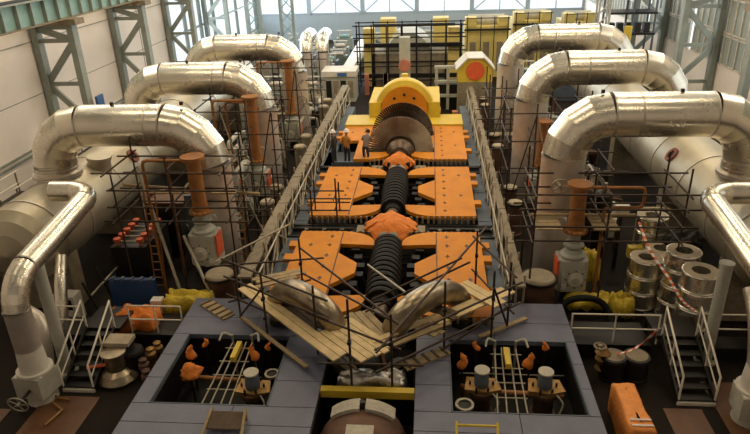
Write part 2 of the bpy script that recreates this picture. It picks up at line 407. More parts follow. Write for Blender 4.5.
# ================================================================== LP TURBINE CASINGS
ZP = 1.5
def casing(y0, label, cut_left=False, L=5.65):
    t = thing('turbine_casing', label, 'turbine casing', (A, y0, 0), 'orange lower turbine casings')
    for side in (-1, 1):
        H = lambda u, v: (A+side*u, y0+v)
        outer = 3.35
        lo = 3.0 if (cut_left and side < 0) else 0
        m = MB()
        if lo:
            m.prism([H(1.75, lo), H(outer, lo), H(outer, L), H(1.75, L)], ZP-.16, ZP)
            m.prism([H(1.75, 0), H(2.3, 0), H(2.3, lo), H(1.75, lo)], ZP-.16, ZP)
        else:
            m.prism([H(1.75, 0), H(outer, 0), H(outer, L), H(1.75, L)], ZP-.16, ZP)
        for v in (1.2, 3.4, 4.4):
            if v > lo: m.prism([H(outer, v), H(outer+.28, v), H(outer+.28, v+.42), H(outer, v+.42)], ZP-.16, ZP)
        m.build('side_flange', 'orange', t)
        # curved end flanges
        for top in (0, 1):
            s_ = lambda v: L-v if top else v
            arc = [H(1.75-1.25*math.sin(a), s_(.95*(1-math.cos(a)))) for a in [PI/2*i/8 for i in range(9)]]
            MB().prism(arc+[H(.5, s_(1.12)), H(1.75, s_(1.02))], ZP-.15, ZP-.003).build('end_flange', 'orange', t)
        # tongue
        MB().prism([H(1.75, 1.7), H(1.0, 2.5), H(1.0, 3.2), H(1.75, 3.95)], ZP-.16, ZP-.005).build('tongue_flange', 'orange', t)
        # seam and stencilled marks
        m = MB(); m.prism([H(1.73, .1), H(1.77, .1), H(1.77, L-.1), H(1.73, L-.1)], ZP, ZP+.012)
        for v in (.5, 1.3, 2.1, 2.9, 3.7, 4.5, 5.2):
            if v < lo: continue
            for u in (2.05,) + ((2.75,) if int(v*10) % 3 == 0 else ()):
                m.prism([H(u, v), H(u+.16, v), H(u+.16, v+.05), H(u, v+.05)], ZP, ZP+.008)
                m.prism([H(u+.05, v-.1), H(u+.1, v-.1), H(u+.1, v+.14), H(u+.05, v+.14)], ZP, ZP+.008)
        m.build('seam_marks', 'rust', t)
        # walls below the flange
        for u0, u1, v0, v1 in ((3.15, 3.3, 0, L), (1.8, 3.3, 0, .15), (1.8, 3.3, L-.15, L)):
            p, q = H(u0, max(v0, lo if u0 > 3 else 0)), H(u1, v1)
            MB().b2((min(p[0], q[0]), p[1], 0), (max(p[0], q[0]), q[1], ZP-.16)).build('side_wall', 'bluegrey', t)
        # stepped diaphragm halves, coloured black for the deep shade in the openings
        for k in range(6):
            m = MB(); v = 1.25+k*.62; rr = .95+.14*abs(k-2.5)
            for w in range(8):
                a0 = PI/2*w/8; a1 = PI/2*(w+1)/8
                P = lambda r, a, yy: V((A+side*r*math.cos(a), yy, ZP-.12-r*math.sin(a)))
                for yy in (0,):
                    q = [P(rr-.28, a0, y0+v), P(rr, a0, y0+v), P(rr, a1, y0+v), P(rr-.28, a1, y0+v)]
                    q2 = [x+V((0, .3, 0)) for x in q]
                    m.add(q+q2, [(0,1,2,3),(7,6,5,4),(0,4,5,1),(1,5,6,2),(2,6,7,3),(3,7,4,0)], False)
            m.build('diaphragm', 'black', t)
        for v in (1.16, 4.42):  # ribs black as well, shade of the depth put into their colour
            for k in range(3):
                MB().b2((A+side*1.0-.7 if side > 0 else A-1.7, y0+v+(-.02 if v < 2 else -.02)+k*.03*0, 1.0-.25*k), (A+side*1.0+.7 if side > 0 else A-.3, y0+v+.09, 1.05-.25*k)).build('inner_rib', 'black', t)
    # bolt rows along near and far edge
    for v, hf in ((.0, 0), (.0, 1), (L, 0), (L, 1)):
        m = MB()
        for k in range(15*hf, 15*hf+15):
            x = A-3.25+k*.224
            if abs(x-A) < .75 or (cut_left and x < A-1.6 and v < 1): continue
            vv = v
            m.cyl((x, y0+(v-.06 if v == 0 else v+.05), ZP-.30), (x, y0+(v-.06 if v == 0 else v+.05), ZP-.02), .045, n=8)
        m.build('bolt_row', 'tan', t)
Y1, Y2, Y3 = 15.85, 22.95, 29.72
casing(Y1, 'nearest orange turbine lower casing, partly behind the V shaped plank scaffold')
casing(Y2, 'middle orange turbine lower casing with dark bare rotor')
casing(Y3, 'farthest orange turbine lower casing holding the big bladed rotor', True)

def spindle(y0, label):
    t = thing('turbine_rotor', label, 'rotor', (A, y0, 0), 'turbine rotors')
    prof = [(0, .5), (.3, .5)]; 
    for k in range(13):
        v = .8+k*.31; r = .50+.05*(1-abs(k-6)/6)
        prof += [(r-.15, v), (r, v+.02), (r+.03, v+.13), (r, v+.22), (r-.15, v+.24)]
    prof += [(.3, 5.1), (0, 5.1)]
    MB().lathe(prof, (A, y0, ZP-.12), (0,1,0), 40).build('stepped_drum', 'black', t)
    MB().cyl((A, y0-.1, ZP-.12), (A, y0+.7, ZP-.12), .26, n=24).build('shaft_end', 'rotor', t)
    MB().cyl((A, y0+4.95, ZP-.12), (A, y0+5.65, ZP-.12), .26, n=24).build('shaft_end', 'rotor', t)
    for s in (-1, 1):
        MB().lathe([(.04, 0), (.17, 0), (.19, .08), (.04, .1)], (A+s*.17, y0+5.0, ZP+.12), (0, -1, .4), 14).build('bearing_pad', 'white', t)
    return t
spindle(Y1, 'dark ringed bare rotor lying in the nearest orange casing')
spindle(Y2, 'dark ringed bare rotor lying in the middle orange casing')
# bladed rotor
t = thing('turbine_rotor', 'brown steel turbine rotor with two big fans of blades', 'rotor', (A, Y3, 0), 'turbine rotors')
zc = 1.48
MB().lathe([(0,0),(.32,0),(.32,.5),(.45,.55),(.62,.8),(.72,.95),(.72,1.15),(.6,1.2),(.6,2.2),(.5,2.6),(.5,3.6),(.62,4.2),(.62,4.9),(.32,5.0),(.32,5.9),(0,5.9)], (A, Y3, zc), (0,1,0), 40).build('shaft', 'rotor', t)
def blades(y, r0, r1, n, dy=.10, tw=.5, mt='blade'):
    m = MB()
    for k in range(n):
        a = 2*PI*k/n; d = V((math.cos(a), 0, math.sin(a))); s = V((-math.sin(a), 0, math.cos(a))); Yv = V((0,1,0))
        base = V((A, y, zc)); w0, w1 = PI*r0/n*1.5, PI*r1/n*1.25
        t0 = (s*math.cos(.3)+Yv*math.sin(.3)); t1 = (s*math.cos(tw)+Yv*math.sin(tw))
        n0 = t0.cross(d); n1 = t1.cross(d)
        P, Q = base+d*r0, base+d*r1
        vs = [P-t0*w0-n0*.012, P+t0*w0-n0*.012, P+t0*w0+n0*.012, P-t0*w0+n0*.012, Q-t1*w1-n1*.008, Q+t1*w1-n1*.008, Q+t1*w1+n1*.008, Q-t1*w1+n1*.008]
        m.add(vs, [(0,1,2,3),(7,6,5,4),(0,4,5,1),(1,5,6,2),(2,6,7,3),(3,7,4,0)], False)
    return m
for y, r1, n in ((1.75, 1.68, 78), (2.05, 1.45, 78), (4.1, 1.40, 78), (4.6, 1.68, 78)):
    blades(Y3+y, .68, r1, n, tw=.75).build('blade_row', 'blade' if y == 1.75 else 'rotor', t)
    MB().lathe([(.5, -.14), (.70, -.14), (.74, -.06), (.74, .1), (.70, .14), (.5, .14)], (A, Y3+y, zc), (0,1,0), 48).build('blade_disc', 'rotor', t)
for y, r1 in ((1.15, .78), (1.35, .88)):
    blades(Y3+y, .5, r1-.1, 60).build('small_blade_row', 'rotor', t)
for y in (2.7, 3.1, 3.5):
    MB().lathe([(.4, -.1), (1.05, -.08), (1.05, .08), (.4, .1)], (A, Y3+y, zc), (0,1,0), 48).build('inner_disc', 'rotor', t)

# bearing bridges between casings
def bridge(yc, w, label, z=1.15):
    t = thing('bearing_bridge', label, 'bearing bridge', (A, yc, 0), 'dark cross bridges between the casings')
    MB().b2((A-3.9, yc-w/2, .85), (A+3.9, yc+w/2, z)).build('deck_plate', 'black', t)
    for s in (-1, 1):
        MB().b2((A-4.0, yc+s*w/2-.06, z-.3), (A+4.0, yc+s*w/2+.06, z+.03)).build('edge_rail', 'dark', t)
        MB().b2((A+s*1.05-.28, yc-w*.3, z), (A+s*1.05+.28, yc+w*.25, z+.14)).build('oil_box', 'tan', t)
        MB().tube([(A+s*1.5, yc, z+.08), (A+s*3.5, yc, z+.08), (A+s*3.9, yc, z+.08)], .07, 10).build('oil_pipe', 'dark', t)
        for q in (1.9, 2.6, 3.3):
            MB().cyl((A+s*q, yc-.2, z+.0), (A+s*q, yc-.2, z+.18), .09, n=10).build('stud', 'rotor', t)
    MB().b2((A-.55, yc-w*.38, z), (A+.55, yc+w*.38, z+.45)).build('bearing_pedestal', 'dark', t)
bridge(22.25, 1.0, 'dark bearing bridge between nearest and middle orange casings')
bridge(29.15, .85, 'dark bearing bridge between middle and farthest orange casings')
def drape(c, w, d, h, label, seed):
    b = MB(); n = 26; c = V(c); vs = []
    for j in range(n+1):
        for i in range(n+1):
            u, v = i/n*2-1, j/n*2-1
            x = u*w/2*(1-.55*max(0, -v)**1.3+.10*noise.noise(V((v*3, seed, 0))))
            y = v*d/2 - .18*abs(u)**2*(-1 if v < 0 else 1)*(.6)+.05*noise.noise(V((u*5, v*5, seed+3)))
            z = h*(1-.75*abs(u)**1.3)*(1-.25*abs(v)**3) + .07*noise.noise(V((u*3.2, v*3.2, seed)))+.035*noise.noise(V((u*8, v*8, seed)))
            z -= .25*max(0, -v-.5)
            vs.append(c+V((x, y, z)))
    b.smooth = True; b.add(vs, [(j*(n+1)+i, j*(n+1)+i+1, (j+1)*(n+1)+i+1, (j+1)*(n+1)+i) for j in range(n) for i in range(n)])
    o = b.build('dust_sheet', 'cloth'); so = o.modifiers.new('t', 'SOLIDIFY'); so.thickness = .02
    tag(o, label, 'dust sheet', 'orange sheets over the shaft couplings')
drape((A, 21.85, 1.2), 2.0, 1.75, .78, 'orange sheet draped over the coupling between nearest and middle casings', 1)
drape((A, 29.2, 1.2), 1.6, 1.3, .78, 'orange sheet draped over the coupling in front of the bladed rotor', 4)
# slate side base
for s, nm in ((-1, 'left'), (1, 'right')):
    t = thing('foundation_ledge', 'slate blue steel ledge along the %s side of the orange casings' % nm, 'ledge', (A+s*3.7, 17, 0))
    x0, x1 = sorted((A+s*3.45, A+s*3.98))
    y = 17.3
    while y < 41:
        MB().b2((x0, y, 0), (x1, y+2.95, 1.12)).build('ledge_panel', 'bluegrey', t); y += 3.0

# yellow end housing behind the bladed rotor
YY = 35.4
t = thing('bearing_housing', 'yellow arched bearing housing with orange round cover behind the blades', 'bearing housing', (A, YY, 0))
MB().b2((A-3.4, YY, 0), (A+3.4, YY+2.1, 1.6)).build('base', 'yellow', t)
MB().b2((A-2.1, YY+1.5, 0), (A+2.1, YY+5.5, 2.5)).build('pedestal', 'yellow', t)
MB().b2((A-2.15, YY+1.8, 1.75), (A+2.15, YY+2.8, 1.9)).build('shoulder', 'yellow', t)
MB().lathe([(0, 0), (1.3, 0), (1.42, .0), (1.70, .1), (1.75, .3), (1.72, .9), (1.3, 1.5), (.8, 1.9), (0, 2.0)], (A, YY+1.5, 2.08), (0,1,0), 40).build('arched_cover', 'yellow', t)
MB().cyl((A, YY+1.4, 2.08), (A, YY+1.56, 2.08), 1.38, n=40).build('orange_end_cover', 'orange', t)
for a in (50, 90, 130): MB().cyl((A+.9*math.cos(math.radians(a)), YY+1.35, 2.08+.9*math.sin(math.radians(a))), (A+.9*math.cos(math.radians(a)), YY+1.42, 2.08+.9*math.sin(math.radians(a))), .08, n=10).build('bolt_hole', 'black', t)
MB().cyl((A-.0, YY+2.9, 2.6), (A, YY+2.9, 3.9), .28, .2, n=16).build('vent_stub', 'yellow', t)

# ================================================================== LATTICE WALKWAYS BESIDE THE CASINGS
def walkway(x, zt, w, label, side, seed):
    rnd = random.Random(seed)
    t = thing('scaffold_walkway', label, 'walkway', (x, 17, 0), 'long narrow walkways beside the casings')
    y = 17.0
    while y < 43:
        MB().b2((x-w/2, y, zt), (x+w/2, y+2.9, zt+.07)).build('walkway_plank', 'tan', t); y += 2.95
    MB().bar((x-side*(w/2+.02), 17, zt+.9), (x-side*(w/2+.02), 43, zt+.9), .05).build('handrail', 'poletan', t) if 0 else None
    y = 17.2; k = 0
    while y < 42.5:
        for s in (-1, 1):
            xx = x+s*w*.42
            MB().cyl((xx, y, 0), (xx, y, zt if s == -side else zt+.35), .035, n=6).build('upright', 'poletan', t)
        xx = x-side*.42*w-side*.18
        y2 = y+1.5
        z0, z1 = (zt-1.0, zt) if k % 2 else (zt, zt-1.0)
        MB().cyl((xx, y, z0), (xx, y2, z1), .04, n=6).build('diagonal_brace', 'poletan', t)
        MB().cyl((xx-side*.15, y+.4, z1-.5), (xx+side*.1, y2+.3, z0+.1), .03, n=6).build('diagonal_brace', 'poletan', t)
        y += 1.5; k += 1
    for z, dx in ((zt-.05, -.2), (zt-.95, -.2), (.5, -.2)):
        MB().cyl((x-side*(w*.42-dx*0+.18), 17, z), (x-side*(w*.42+.18), 43, z), .04, n=6).build('ledger', 'poletan', t)
walkway(A-4.35, 2.0, .42, 'tan walkway with tangled lattice poles left of the orange casings', -1, 2)
walkway(A+4.3, 1.8, .28, 'tan walkway with tangled lattice poles right of the orange casings', 1, 3)
# loose tangled poles along each walkway
for s, nm in ((-1, 'left'), (1, 'right')):
    rnd = random.Random(5+s)
    for k in range(39):
        y = 17.4+k*.57; x = A+s*(4.02)
        p = V((x+rnd.uniform(-.08, .08), y, 1.14)); q = V((x+rnd.uniform(-.15, .15), y+rnd.uniform(-.9, 1.5), 2.1+rnd.uniform(0, .35)))
        q.x = A+s*4.12
        o = MB().cyl(p, q, .035, n=6).build('scaffold_pole', 'poletan')
        tag(o, 'pale loose pole leaning against the lattice walkway %s of the casings' % nm, 'pole', 'loose poles on the %s walkway' % nm)

# ================================================================== FOREGROUND DECKS WITH VALVE PITS
ZD = 1.2
def deck(x0, x1, px0, px1, label):
    t = thing('service_deck', label, 'deck', ((x0+x1)/2, 9, 0), 'blue grey decks around the valve pits')
    y0, y1, py0, py1 = 8.6, 17.1, 12.12, 15.12
    ys = [y0, 10.4, 11.45, py0]
    g = .02
    def pl(a, b_, c, d): MB().b2((a+g/2, c+g/2, ZD-.12), (b_-g/2, d-g/2, ZD)).build('deck_plate', 'deck', t)
    for i in range(3): pl(x0, (x0+x1)/2+.3, ys[i], ys[i+1]); pl((x0+x1)/2+.3, x1, ys[i], ys[i+1])
    for a, b_ in ((x0, px0), (px1, x1)):
        for y in (0, 1, 2): pl(a, b_, py0+y, py0+y+1)
    for a, b_ in ((x0, (x0+x1)/2), ((x0+x1)/2, x1)):
        pl(a, b_, py1, 16.0); pl(a, b_, 16.0, y1)
    m = MB()
    for a, b_, c, d in ((x0, x1, y0, y0+.1), (x0, x1, y1-.1, y1), (x0, x0+.08, y0, y1), (x1-.08, x1, y0, y1), (px0-.1, px0, py0-.1, py1+.1), (px1, px1+.1, py0-.1, py1+.1), (px0, px1, py0-.1, py0), (px0, px1, py1, py1+.1)):
        m.b2((a, c, 0), (b_, d, ZD-.13))
    m.build('skirt_wall', 'dark', t)
    m = MB()
    for a, b_, c, d in ((px0, px0+.03, py0, py1), (px1-.03, px1, py0, py1), (px0, px1, py1-.03, py1), (px0, px1, py0, py0+.03)): m.b2((a, c, ZD-.14), (b_, d, ZD+.01))
    m.build('pit_edge_trim', 'bluegrey', t)
    MB().b2((px0, py0, .01), (px1, py1, .03)).build('pit_floor', 'black', t)
    return t
deck(-7.5, -2.75, -7.05, -3.98, 'blue grey steel deck around the left valve pit')
deck(-.32, 4.16, .6, 3.9, 'blue grey steel deck around the right valve pit')

def valve(c, label, h=.85, cap='grey'):
    x, y = c; t = thing('control_valve', label, 'valve', (x, y, 0), 'control valves in the pits')
    MB().lathe([(.0, 0), (.34, 0), (.34, .1), (.26, .14), (.26, h-.15), (.36, h-.12), (.36, h), (0, h)], (x, y, .03), (0,0,1), 20).build('valve_body', 'rust', t)
    mp_ = MB(); mp_.prism([(x-.45, y-.22), (x+.1, y-.32), (x+.5, y-.2), (x+.42, y+.26), (x-.38, y+.3)], h+.03, h+.14); mp_ = mp_.build('mounting_plate', 'brass', t)
    MB().lathe([(0, 0), (.19, 0), (.2, .1), (.17, .38), (.19, .4), (.19, .44), (0, .46)], (x, y, h+.14), (0,0,1), 18).build('actuator', 'bluegrey', t)
    MB().lathe([(0, 0), (.2, 0), (.2, .04), (0, .07)], (x, y, h+.58), (0,0,1), 18).build('actuator_cap', 'insul', t)
    for k in range(6):
        a = k*PI/3; MB().cyl((x+.3*math.cos(a), y+.3*math.sin(a), h), (x+.3*math.cos(a), y+.3*math.sin(a), h+.24), .03, n=6).build('stud_bolt', 'dark', mp_)
    MB().tube(smooth_path([(x+.2, y-.2, h+.1), (x+.4, y-.45, h-.05), (x+.3, y-.6, h-.35), (x+.5, y-.55, h-.6)], 5), .025, 8).build('hose', 'poletan', t)
def wrap(px, py, z, h, label, m='cloth', w=.16, seed=0):
    p = AT(px, py, z=z); t = thing('wrapped_spindle', label, 'wrapped spindle', (p.x, p.y, .03), 'orange wrapped spindles in the pits')
    MB().cyl((p.x, p.y, .03), (p.x, p.y, z+h*.3), .03, n=8).build('rod', 'dark', t)
    b = MB(); n = 16; prof = [(.25, 0), (.8, .08), (1.0, .25), (.85, .45), (.5, .62), (.62, .75), (.35, .88), (.12, 1.0)]
    vs = []
    for r, q in prof:
        for k in range(n):
            a = 2*PI*k/n; rr = r*w*(1+.45*noise.noise(V((math.cos(a)*1.8, math.sin(a)*1.8, q*5+seed))))
            vs.append((p.x+rr*math.cos(a)+.05*math.sin(q*5+seed), p.y+rr*math.sin(a), z+q*h))
    b.add(vs, [(i*n+k, i*n+(k+1)%n, (i+1)*n+(k+1)%n, (i+1)*n+k) for i in range(len(prof)-1) for k in range(n)], True)
    b.add(vs[-n:], [tuple(range(n))], False)
    b.build('orange_wrap', m, t)
valve((-4.62, 13.1), 'brown valve with grey actuator in the left pit')
for q, lb in ((1.42, 'left brown valve with white capped actuator in the right pit'), (3.05, 'right brown valve with white capped actuator in the right pit')):
    valve((q, 13.45), lb)
for k, (px, py, z, h, w, lb) in enumerate((
    (191, 376, 1.0, .42, .30, 'largest crumpled orange wrap on the left side of the left pit'),
    (192, 358, 1.15, .45, .14, 'orange wrap just behind the largest one in the left pit'),
    (206, 347, 1.15, .30, .09, 'small orange wrap on a bent rod at the back of the left pit'),
    (254, 360, 1.15, .50, .13, 'tall orange wrap behind the grey actuator in the left pit'),
    (269, 350, 1.2, .28, .08, 'small orange wrap in the back right corner of the left pit'),
    (462, 368, 1.0, .50, .14, 'orange wrap left of the left valve in the right pit'),
    (476, 350, 1.2, .30, .09, 'small orange wrap behind the left valve in the right pit'),
    (529, 368, 1.0, .50, .14, 'orange wrap left of the right valve in the right pit'),
    (544, 350, 1.2, .30, .09, 'small orange wrap behind the right valve in the right pit'))):
    wrap(px, py, z, h, lb, w=w, seed=k*2.3)
def pit_frame(cx, y0, y1, tilt, label):
    t = thing('linkage_rack', label, 'rack', (cx, y0, .03), 'pipe racks across the pits')
    for dx in (-.38, -.14, .14, .38):
        MB().cyl((cx+dx, y0+.2, .7), (cx+dx*.75+tilt, y1-.3, 1.25), .024, n=8).build('long_rod', 'poletan', t)
    for k in range(5):
        q = .1+k*.2; x = cx+tilt*q
        MB().cyl((x-.42, y0+.2+(y1-y0-.5)*q, .7+.55*q), (x+.42, y0+.2+(y1-y0-.5)*q, .7+.55*q), .02, n=8).build('cross_rod', 'poletan', t)
    for dx in (-.38, .38):
        MB().cyl((cx+dx, y0+.2, .03), (cx+dx, y0+.2, .75), .035, n=8).build('rack_leg', 'poletan', t)
        MB().cyl((cx+dx*.75+tilt, y1-.3, .03), (cx+dx*.75+tilt, y1-.3, 1.5), .035, n=8).build('rack_leg', 'poletan', t)
        MB().tube(smooth_path([(cx+dx*.75+tilt, y1-.35, 1.5), (cx+dx*1.3+tilt, y1-.4, 1.62), (cx+dx*1.5+tilt, y1-.6, 1.5)], 4), .03, 8).build('cable_loop', 'grey', t)
    MB().box((cx+tilt*.8, y0+(y1-y0)*.72, 1.28), (.14, .75, .16), 0).build('yellow_chain', 'yellow', t)
pit_frame(-5.55, 12.2, 15.0, .25, 'slanting rack of thin rods in the left pit')
pit_frame(2.15, 12.2, 15.0, 0, 'upright rack of thin rods between the two right pit valves')
for (x0, x1, y, z, lb) in ((-6.75, -4.7, 13.6, .75, 'brown pipe running across the left pit'), (.95, 3.5, 13.25, .86, 'brown pipe joining the two right pit valves')):
    o = MB().tube([(x0, y+.5, .06), (x0, y+.5, z-.2), (x0+.2, y+.1, z), (x1, y, z)], .07, 12).build('copper_pipe', 'orangepipe'); tag(o, lb, 'pipe')
o = MB().tube([(x, 14.5, .5+.0*x) for x in (.9, 2.4, 3.8)], .02, 6).build('thin_rod', 'poletan'); tag(o, 'thin pale rod across the back of the right pit', 'rod')
for px, py, z, r, lb in ((450, 405, .9, .24, 'open round pipe mouth in the near left corner of the right pit'), (270, 377, .95, .2, 'pale ring by the right edge of the left pit')):
    p = AT(px, py, z=z)
    if py > 400: p = V((.95, 12.75, z))
    else: p = V((-4.25, 13.7, z))
    t = thing('open_pipe_stub', lb, 'pipe stub', (p.x, p.y, .03))
    MB().cyl((p.x, p.y, .03), (p.x, p.y, z-.02), r*.8, n=24).build('stub', 'dark', t)
    MB().ring((p.x, p.y, z-.05), (0,0,1), r*.72, r, .07, 28).build('rim', 'poletan', t)
# little step in front of left pit and yellow ladder at right
wc = AT(225, 421, z=1.4)
t = thing('wooden_step', 'small dark wooden step with two pale rails in front of the left pit', 'step', (wc.x, wc.y, ZD))
for dx in (-.48, .48):
    MB().bar((wc.x+dx, wc.y-.4, ZD+.04), (wc.x+dx*.86, wc.y+.35, ZD+.28), .06, .07).build('side_rail', 'wood2', t)
    MB().b2((wc.x+dx*.88-.03, wc.y+.25, ZD), (wc.x+dx*.88+.03, wc.y+.32, ZD+.23)).build('foot', 'wood2', t)
MB().obox((wc.x, wc.y+.05, ZD+.17), (.41, 0, 0), (0, .22, .07), (0, 0, .02)).build('tread', 'wood3', t)
t = thing('yellow_step_ladder', 'yellow metal ladder hoop in front of the right pit', 'ladder', (1.15, 11.3, ZD))
for x in (.68, 1.62): MB().cyl((x, 10.8, ZD+.0), (x, 11.5, ZD+.28), .035, n=8).build('side_rail', 'yellow', t)
for yy, z in ((11.42, .25), (11.1, .12)): MB().cyl((.68, yy, ZD+z), (1.62, yy, ZD+z), .03, n=8).build('rung', 'yellow', t)

# centre: brown high pressure casing between the decks
cx = -1.55
t = thing('inner_casing', 'rust brown rounded casing with white banded top in the centre foreground', 'casing', (cx, 11.0, 0))
MB().lathe([(0, 0), (.7, .05), (1.0, .3), (1.1, .7), (1.1, 2.1), (.95, 2.5), (.5, 2.7), (0, 2.75)], (cx, 9.75, .35), (0,1,0), 40).build('shell', 'rust', t)
MB().b2((cx-1.15, 9.4, 0), (cx+1.15, 12.2, .35)).build('joint_flange', 'rust', t)
for s in (-1, 1):
    m = MB(); P = []
    for k in range(6):
        a = PI/2-s*(.06+k*.13)
        P.append([(cx+r*math.cos(a), y, .35+r*math.sin(a)) for r, y in ((1.06, 11.75), (1.2, 11.75), (1.2, 12.12), (1.06, 12.12))])
    m.add([q for r in P for q in r], [(i*4+j, i*4+(j+1)%4, (i+1)*4+(j+1)%4, (i+1)*4+j) for i in range(5) for j in range(4)]+[(0,1,2,3), (20,21,22,23)], False)
    m.build('insulation_band', 'insul', t)
MB().cyl((cx, 11.9, 1.35), (cx, 11.9, 1.65), .07, n=10).build('sensor', 'dark', t)
MB().b2((cx-.32, 10.5, 1.4), (cx+.32, 11.3, 1.47)).build('nameplate_block', 'insul', t)
for s in (-1, 1): MB().cyl((cx+s*.95, 11.2, .35), (cx+s*.95, 11.2, .75), .16, n=14).build('side_nozzle', 'orangepipe', t)
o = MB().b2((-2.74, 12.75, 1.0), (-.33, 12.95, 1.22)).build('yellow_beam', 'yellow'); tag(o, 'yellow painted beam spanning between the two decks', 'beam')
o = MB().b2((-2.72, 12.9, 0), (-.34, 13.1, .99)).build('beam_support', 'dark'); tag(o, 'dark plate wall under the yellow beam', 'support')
cloth_mesh('insulation_foil', 'silver', (-1.5, 13.5, .85), 1.9, .6, .35, 'crumpled silver foil behind the yellow beam', 'foil', 3, drop=.5)
t = thing('exposed_machinery', 'dark pipework and shaft parts in the gap under the plank scaffold', 'machinery', (cx, 14.5, 0))
MB().lathe([(0,0),(.55,0),(.62,.3),(.62,1.0),(.45,1.3),(.45,2.4),(0,2.4)], (cx, 13.6, .62), (0,1,0), 28).build('shaft_cover', 'dark', t)
for s in (-1, 1):
    MB().lathe([(0,0),(.36,0),(.36,.9),(.3,1.0),(0,1.05)], (cx+s*.8, 14.2, 0), (0,0,1), 20).build('side_pot', 'dark', t)
    MB().tube(smooth_path([(cx+s*.2, 13.8, 1.0), (cx+s*.7, 13.9, 1.1), (cx+s*1.0, 14.6, .9), (cx+s*1.0, 15.2, .3)], 5), .07, 8).build('oil_pipe', 'tan', t)
    MB().tube(smooth_path([(cx+s*.9, 13.3, .7), (cx+s*.5, 13.6, 1.15), (cx+s*.2, 14.8, 1.25)], 5), .05, 8).build('thin_pipe', 'orangepipe', t)

# ================================================================== V PIPES AND PLANK SCAFFOLD
def bend(pts, label, nm):
    P = smooth_path(pts, 6); t = thing('curved_pipe', label, 'pipe', P[0], 'curved pipe bends through the plank scaffold')
    MB().tube(P, .36, 32, False).build('pipe_bend', 'dull', t)
    MB().cyl(P[0], P[0]+(P[1]-P[0]).normalized()*.12, .43, n=32).build('end_flange', 'dark', t)
    MB().cyl(P[-1]+(P[-2]-P[-1]).normalized()*.12, P[-1], .43, n=32).build('end_flange', 'dark', t)
bend([AT(284, 320, z=1.25), AT(279, 300, z=1.9), AT(290, 291, z=2.4), AT(310, 299, z=2.55), AT(329, 316, z=2.25), AT(338, 338, z=1.5)], 'curved dull silver pipe bend on the left arm of the plank scaffold', 'l')
bend([AT(464, 318, z=1.25), AT(458, 298, z=1.9), AT(442, 292, z=2.4), AT(419, 302, z=2.55), AT(400, 319, z=2.25), AT(391, 340, z=1.5)], 'curved dull silver pipe bend on the right arm of the plank scaffold', 'r')
o = MB().ring((AT(465, 321, z=1.21)), (0,0,1), .28, .48, .10, 32).build('black_ring', 'black'); tag(o, 'black ring seat on the right deck under the curved pipe', 'ring')
def plank(p, q, w, m, label, z=2.0, n=1, group='boards of the plank scaffold'):
    a, b_ = AT(*p, z=z), AT(*q, z=z); d = (b_-a); s = V((-d.y, d.x, 0)).normalized()
    for k in range(n):
        o_ = s*((k-(n-1)/2)*w)
        e = random.uniform(-.08, .08)
        ob = MB().obox((a+b_)/2+o_+d.normalized()*e, d/2, s*(w/2-.012), (0,0,.025)).build('scaffold_board', m)
        tag(ob, label, 'board', group)
Zp = 2.0
LA = 'pale board on the long front edge of the left scaffold arm'
plank((245, 287), (341, 358), .24, 'wood', LA, 2.0, 2, 'pale front boards of the left arm')
plank((255, 281), (304, 271), .2, 'wood2', 'weathered board at the outer end of the left scaffold arm', 1.96, 2, 'outer end boards of the left arm')
plank((250, 289), (296, 277), .2, 'wood2', 'weathered board at the outer end of the left scaffold arm', 1.95, 1, 'outer end boards of the left arm')
plank((278, 300), (316, 330), .22, 'wood3', 'dark board beside the left curved pipe', 1.94, 3, 'dark boards beside the left pipe')
plank((300, 303), (332, 330), .2, 'wood3', 'dark board beside the left curved pipe', 1.92, 2, 'dark boards beside the left pipe')
plank((337, 326), (379, 355), .22, 'wood', 'pale board in the middle where the two scaffold arms meet', 2.0, 5, 'middle boards of the scaffold')
plank((357, 312), (386, 342), .22, 'wood2', 'weathered board behind the middle where the arms meet', 1.93, 3, 'rear middle boards')
plank((372, 342), (446, 312), .2, 'wood', 'pale board on the front edge of the right scaffold arm', 2.03, 1, 'front boards of the right arm')
plank((384, 348), (450, 322), .2, 'wood2', 'weathered board on the front edge of the right scaffold arm', 1.97, 1, 'lower front boards of the right arm')
plank((432, 322), (508, 290), .24, 'wood', 'pale board towards the outer end of the right scaffold arm', 2.0, 2, 'outer boards of the right arm')
plank((424, 304), (456, 316), .22, 'wood3', 'dark short board beside the right curved pipe', 2.05, 2, 'short boards beside the right pipe')
plank((463, 284), (502, 306), .26, 'wood', 'short pale board laid across the end of the right arm', 2.08, 2, 'cross boards at the right end')
plank((400, 318), (440, 334), .22, 'wood2', 'weathered board under the right curved pipe', 1.9, 2, 'boards under the right pipe')
plank((243, 318), (308, 368), .14, 'wood2', 'long narrow board reaching over the corner of the left pit', 1.35, 1, 'narrow board over the left pit')
plank((479, 337), (526, 318), .16, 'wood2', 'narrow pale board at the back edge of the right pit', 1.3, 1, 'narrow board over the right pit')
def batten(p, q, w, label, z=1.23):
    a, b_ = AT(*p, z=z), AT(*q, z=z); d = b_-a; s = V((-d.y, d.x, 0)).normalized()
    t = thing('battened_board', label, 'board', (a.x, a.y, ZD), 'battened walk boards on the decks')
    MB().obox((a+b_)/2, d/2, s*w/2, (0,0,.025)).build('board', 'wood2', t)
    for k in range(5):
        MB().obox(a+d*(.08+.21*k)+V((0,0,.04)), d.normalized()*.03, s*w/2, (0,0,.018)).build('batten', 'wood3', t)
batten((205, 302), (229, 317), .42, 'short battened board on the back of the left deck')
batten((404, 367), (447, 350), .36, 'battened board leaning at the left edge of the right deck')
